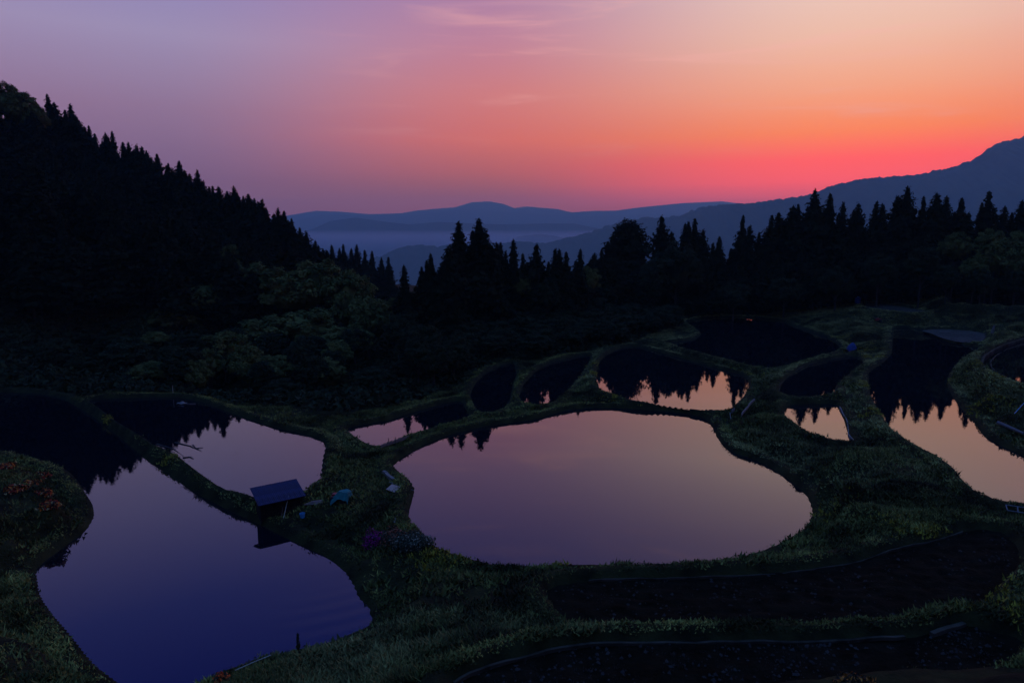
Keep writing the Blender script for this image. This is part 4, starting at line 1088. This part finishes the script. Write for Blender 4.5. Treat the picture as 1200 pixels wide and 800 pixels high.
# white foam lump and stake by the upper left paddy
x, y = at(213, 473, -.38)
sb = empty('sluice_sheet', (x, y, -.4), 'crumpled white sheet at the far edge of the upper left paddy', 'plastic sheet')
nn_ = 10; vs = []; fs = []
for i in range(nn_ + 1):
    for j in range(nn_ + 1):
        u, v_ = i / nn_ - .5, j / nn_ - .5
        vs.append((u * 1.1, v_ * .9, .28 * math.exp(-6 * (u * u + v_ * v_)) + .06 * math.sin(9 * u + 5 * v_) + .08))
for i in range(nn_):
    for j in range(nn_): a = i * (nn_ + 1) + j; fs.append((a, a + nn_ + 1, a + nn_ + 2, a + 1))
cv = MB().add(vs, fs).build('sheet', M['sheet'], sb); cv.modifiers.new('thickness', 'SOLIDIFY').thickness = .01
MB().tube([(.4, .1, .06), (1.2, -.1, .05), (1.9, -.05, .05)], .05, 6).build('pipe', M['plank'], sb)
x, y, z = onground(203, 464, 0, 0)
pole_thing('stake', (x, y, z - .2), (x, y, z + 1.15), .03, 'pole', 'lone pale stake on the bank left of the crumpled white sheet', 'stake')
# branches in the upper left paddy
for i, (pts, lab) in enumerate([
    ([(205,518),(222,522),(236,528)], 'long bare branch lying in the upper left paddy, the farther one'),
    ([(226,521),(230,525),(238,524)], 'short forked twig at the end of the farther branch'),
    ([(184,520),(204,526),(215,534)], 'long bare branch in the upper left paddy, the nearer one'),
    ([(214,536),(222,535),(227,537)], 'small floating stick at the tip of the nearer branch')]):
    W3 = [Vector((*at(px, py, -.36), -.36)) for px, py in pts]
    o0 = W3[0].copy(); b = MB().tube([w - o0 for w in W3], .07, 6, .02)
    b.tube([(W3[1] - o0), (W3[1] - o0) + Vector((.5, -.3, .12))], .03, 5, .01)
    tag(b.build('floating_branch', M['wood'], loc=o0), lab, 'branch', 'branches lying in the upper left paddy')
# small floating leaves and scum on that paddy
P = PADDIES['upper_left']['poly']; n = 700
x = rng.uniform(P[:, 0].min(), P[:, 0].max(), n); y = rng.uniform(P[:, 1].min(), P[:, 1].max(), n)
d, ins = dist_poly(P, x, y); ok = ins & (d > .2) & ((fbm(x * .35, y * .35, 3) > .13) | (d < .6))
x, y = x[ok], y[ok]; n = len(x)
Pp = np.stack([x, y, np.full(n, -.392)], -1)
v, f = leaf_tris(Pp, np.tile([0, 0, 1.0], (n, 1)), .09); v[:, 2] = -.392 + rng.random(len(v)) * .006
tag(link('floating_weeds', mesh_np('floating_weeds', v, f, M['mud'])), 'tiny dark leaves floating on the upper left paddy', 'floating weeds', kind='stuff')

# tall single weed against the left paddy
x, y, z = onground(350, 766, 0, .2)
pw = empty('tall_weed', (x, y, z), 'single tall leafy weed standing against the water of the left paddy', 'weed')
MB().tube([(0, 0, -.1), (.02, 0, .5), (-.02, 0, 1.15)], .018, 5, .006).build('stem', M['bark'], pw)
n = 90; t_ = rng.random(n); a_ = rng.uniform(0, 6.28, n)
Pp = np.stack([np.cos(a_) * .09 * (1.2 - t_), np.sin(a_) * .09 * (1.2 - t_), .35 + .85 * t_], -1)
v, f = leaf_tris(Pp, np.stack([np.cos(a_), np.sin(a_), np.full(n, .4)], -1), .10)
link('leaf', mesh_np('leaf', v, f, M['broaddark']), pw)['kind'] = 'stuff'
x, y, z = onground(276, 790, 0, .2); a = onground(318, 774, 0, .2)
pole_thing('bamboo_pole', (x, y, z + .25), (a[0], a[1], a[2] + .35), .028, 'pole', 'long thin pale pole lying on the near bank of the left paddy', 'pole')

# right side: pipe, blue rod, metal frame
a = onground(1169, 500, 0, 3); b_ = onground(1199, 513, 0, 3)
pole_thing('drain_pipe', (a[0], a[1], a[2] + .45), (b_[0], b_[1], b_[2] + .45), .20, 'pipe', 'thick pale grey pipe lying on the bank right of the right-hand paddy', 'pipe')
a = onground(1176, 498, 0, 3)
bxz = ray_at(1201, 471, a[1] + 3.5)
pole_thing('blue_rod', (a[0], a[1], a[2] - .1), (bxz[0], a[1] + 3.5, bxz[1]), .045, 'lightblue', 'slanting pale blue rod rising from the bank above the grey pipe', 'rod')
x, y, z = onground(1191, 600, 0, 3)
fr = empty('metal_frame', (x, y, z + .1), 'small galvanised frame lying at the near edge of the right-hand paddy', 'metal frame', rz=R(-25))
for i, (p0, p1) in enumerate([((-.6, -.3, .05), (.9, -.5, .1)), ((-.6, .3, .25), (.9, .25, .25)), ((-.6, -.3, .05), (-.6, .3, .25)), ((.9, -.5, .1), (.9, .25, .25)), ((0, -.4, .06), (.1, .28, .25))]):
    MB().tube([p0, p1], .045, 6).build('bar', M['metal'], fr)
# blue box, blue tarp hump, red machine, scarecrow-like sheet in the distance
x, y, z = onground(1005, 356, 0, 4)
bb = empty('blue_tank', (x, y, z), 'small bright blue water tank at the end of the pale narrow paddy', 'water tank')
n = 12; vs = []; fs = []
prof = [(.62, 0), (.68, .15), (.68, 1.25), (.58, 1.45), (.25, 1.5), (.25, 1.6)]
for rr_, zz in prof:
    for k in range(n): vs.append((math.cos(2 * math.pi * k / n) * rr_, math.sin(2 * math.pi * k / n) * rr_, zz))
for j in range(len(prof) - 1):
    for k in range(n): fs.append((j * n + k, j * n + (k + 1) % n, (j + 1) * n + (k + 1) % n, (j + 1) * n + k))
fs.append(tuple(range(n))[::-1])
MB().add(vs, fs).build('body', M['blue'], bb)
MB().tube([(0, 0, 1.6), (0, 0, 1.7)], .28, 12).build('lid', M['lightblue'], bb)
x, y, z = onground(998, 411, 0, 2)
nn_ = 12; vs = []; fs = []
for i in range(nn_ + 1):
    for j in range(nn_ + 1):
        u, v_ = i / nn_ * 2 - 1, j / nn_ * 2 - 1
        rad = min(1, math.hypot(u, v_))
        vs.append((u * 1.0, v_ * .9, 1.5 * (1 - rad ** 2.2) + .10 * math.sin(6 * u + 2 * v_)))
for i in range(nn_):
    for j in range(nn_): a = i * (nn_ + 1) + j; fs.append((a, a + nn_ + 1, a + nn_ + 2, a + 1))
tag(MB().add(vs, fs).build('blue_tarpaulin', M['blue'], loc=(x, y, z)), 'blue tarpaulin draped over a heap between the far and bent paddies', 'tarpaulin')
x, y, z = onground(1029, 377, 0, 3.4)
rm = empty('red_cultivator', (x, y, z), 'tiny red cultivator parked on the bank behind the right-hand paddy', 'cultivator', rz=R(10))
MB().box((0, 0, .45), (1.3, .5, .35)).box((-.2, 0, .72), (.6, .42, .22)).build('body', M['red'], rm)
for sy in (-.4, .4): link('wheel', wmesh, rm, loc=(.2, sy, .3), scale=(1.1, 1.1, 1.1))
for sy in (-.2, .2): MB().tube([(-.5, sy, .6), (-1.2, sy, 1.05)], .025, 6).build('handlebar', M['metal'], rm)
x, y, z = onground(1161, 396, 0, 5)
sc = empty('draped_stake', (x, y, z), 'pale bluish sheet hanging on a crooked stake right of the mud flat', 'sheet on stake')
MB().tube([(0, 0, -.3), (.1, 0, 1.2), (.35, 0, 2.5)], .05, 6).build('stake', M['wood'], sc)
nn_ = 10; vs = []; fs = []
for i in range(nn_ + 1):
    for j in range(nn_ + 1):
        u, v_ = i / nn_ - .5, j / nn_
        vs.append((.12 + .28 * v_ + u * (.65 - .3 * v_), -.08 + .09 * math.sin(u * 12 + v_ * 2), .9 + 1.5 * v_))
for i in range(nn_):
    for j in range(nn_): a = i * (nn_ + 1) + j; fs.append((a, a + nn_ + 1, a + nn_ + 2, a + 1))
cv = MB().add(vs, fs).build('sheet', M['sheet'], sc); cv.modifiers.new('thickness', 'SOLIDIFY').thickness = .012
# little sluice items at the corner of the mirror paddy
x, y, z = onground(859, 483, 0, .6)
sl = empty('sluice', (x, y, z), 'little sluice of pale sheeting at the right corner of the mirror paddy', 'sluice')
MB().box((0, 0, .2), (.9, .06, .5)).build('board', M['sheet'], sl, rot=(0, 0, R(50)))
MB().tube([(-.5, -.4, .1), (-.7, -1.2, -.1), (-.8, -1.8, -.35)], .05, 6).build('pipe', M['sheet'], sl)

# ------------------------------------------------------------------ the evening air
hm, nt, out = mat_new('evening haze')
pv = nt.nodes.new('ShaderNodeVolumePrincipled')
pv.inputs['Color'].default_value = (0.42, 0.88, 1.0, 1)
pv.inputs['Density'].default_value = HAZE_DENSITY
pv.inputs['Anisotropy'].default_value = 0.35
nt.links.new(pv.outputs[0], out.inputs['Volume'])
zlo, zhi = -1000.0, HAZE_TOP
hb = MB().box((0, (HAZE_END - 1200) / 2, (zlo + zhi) / 2), (90000, HAZE_END + 1200, zhi - zlo)).build('haze', hm)
tag(hb, 'thin blue evening haze filling the valley air', 'haze', kind='stuff')
# morning-white mist lying in the valley between the ridges, thinning upward
mm_, nt, out = mat_new('valley mist')
pv = nt.nodes.new('ShaderNodeVolumePrincipled'); pv.inputs['Color'].default_value = (0.98, 0.95, 0.97, 1)
tcn = nt.nodes.new('ShaderNodeTexCoord'); sx = nt.nodes.new('ShaderNodeSeparateXYZ'); nt.links.new(tcn.outputs['Object'], sx.inputs[0])
mr = nt.nodes.new('ShaderNodeMapRange'); mr.interpolation_type = 'SMOOTHSTEP'
mr.inputs['From Min'].default_value = 100.0; mr.inputs['From Max'].default_value = -230.0; mr.inputs['To Max'].default_value = 4.5e-3
nt.links.new(sx.outputs[2], mr.inputs['Value']); nt.links.new(mr.outputs[0], pv.inputs['Density'])
nt.links.new(pv.outputs[0], out.inputs['Volume'])
mb = MB().box((-1500, 10150, -325), (12000, 2700, 860)).build('valley_mist', mm_)
tag(mb, 'pale mist lying in the valley between the blue ridges', 'mist', kind='stuff')
print('objects', len(bpy.data.objects), 'ground z min/max', GZ.min(), GZ.max())
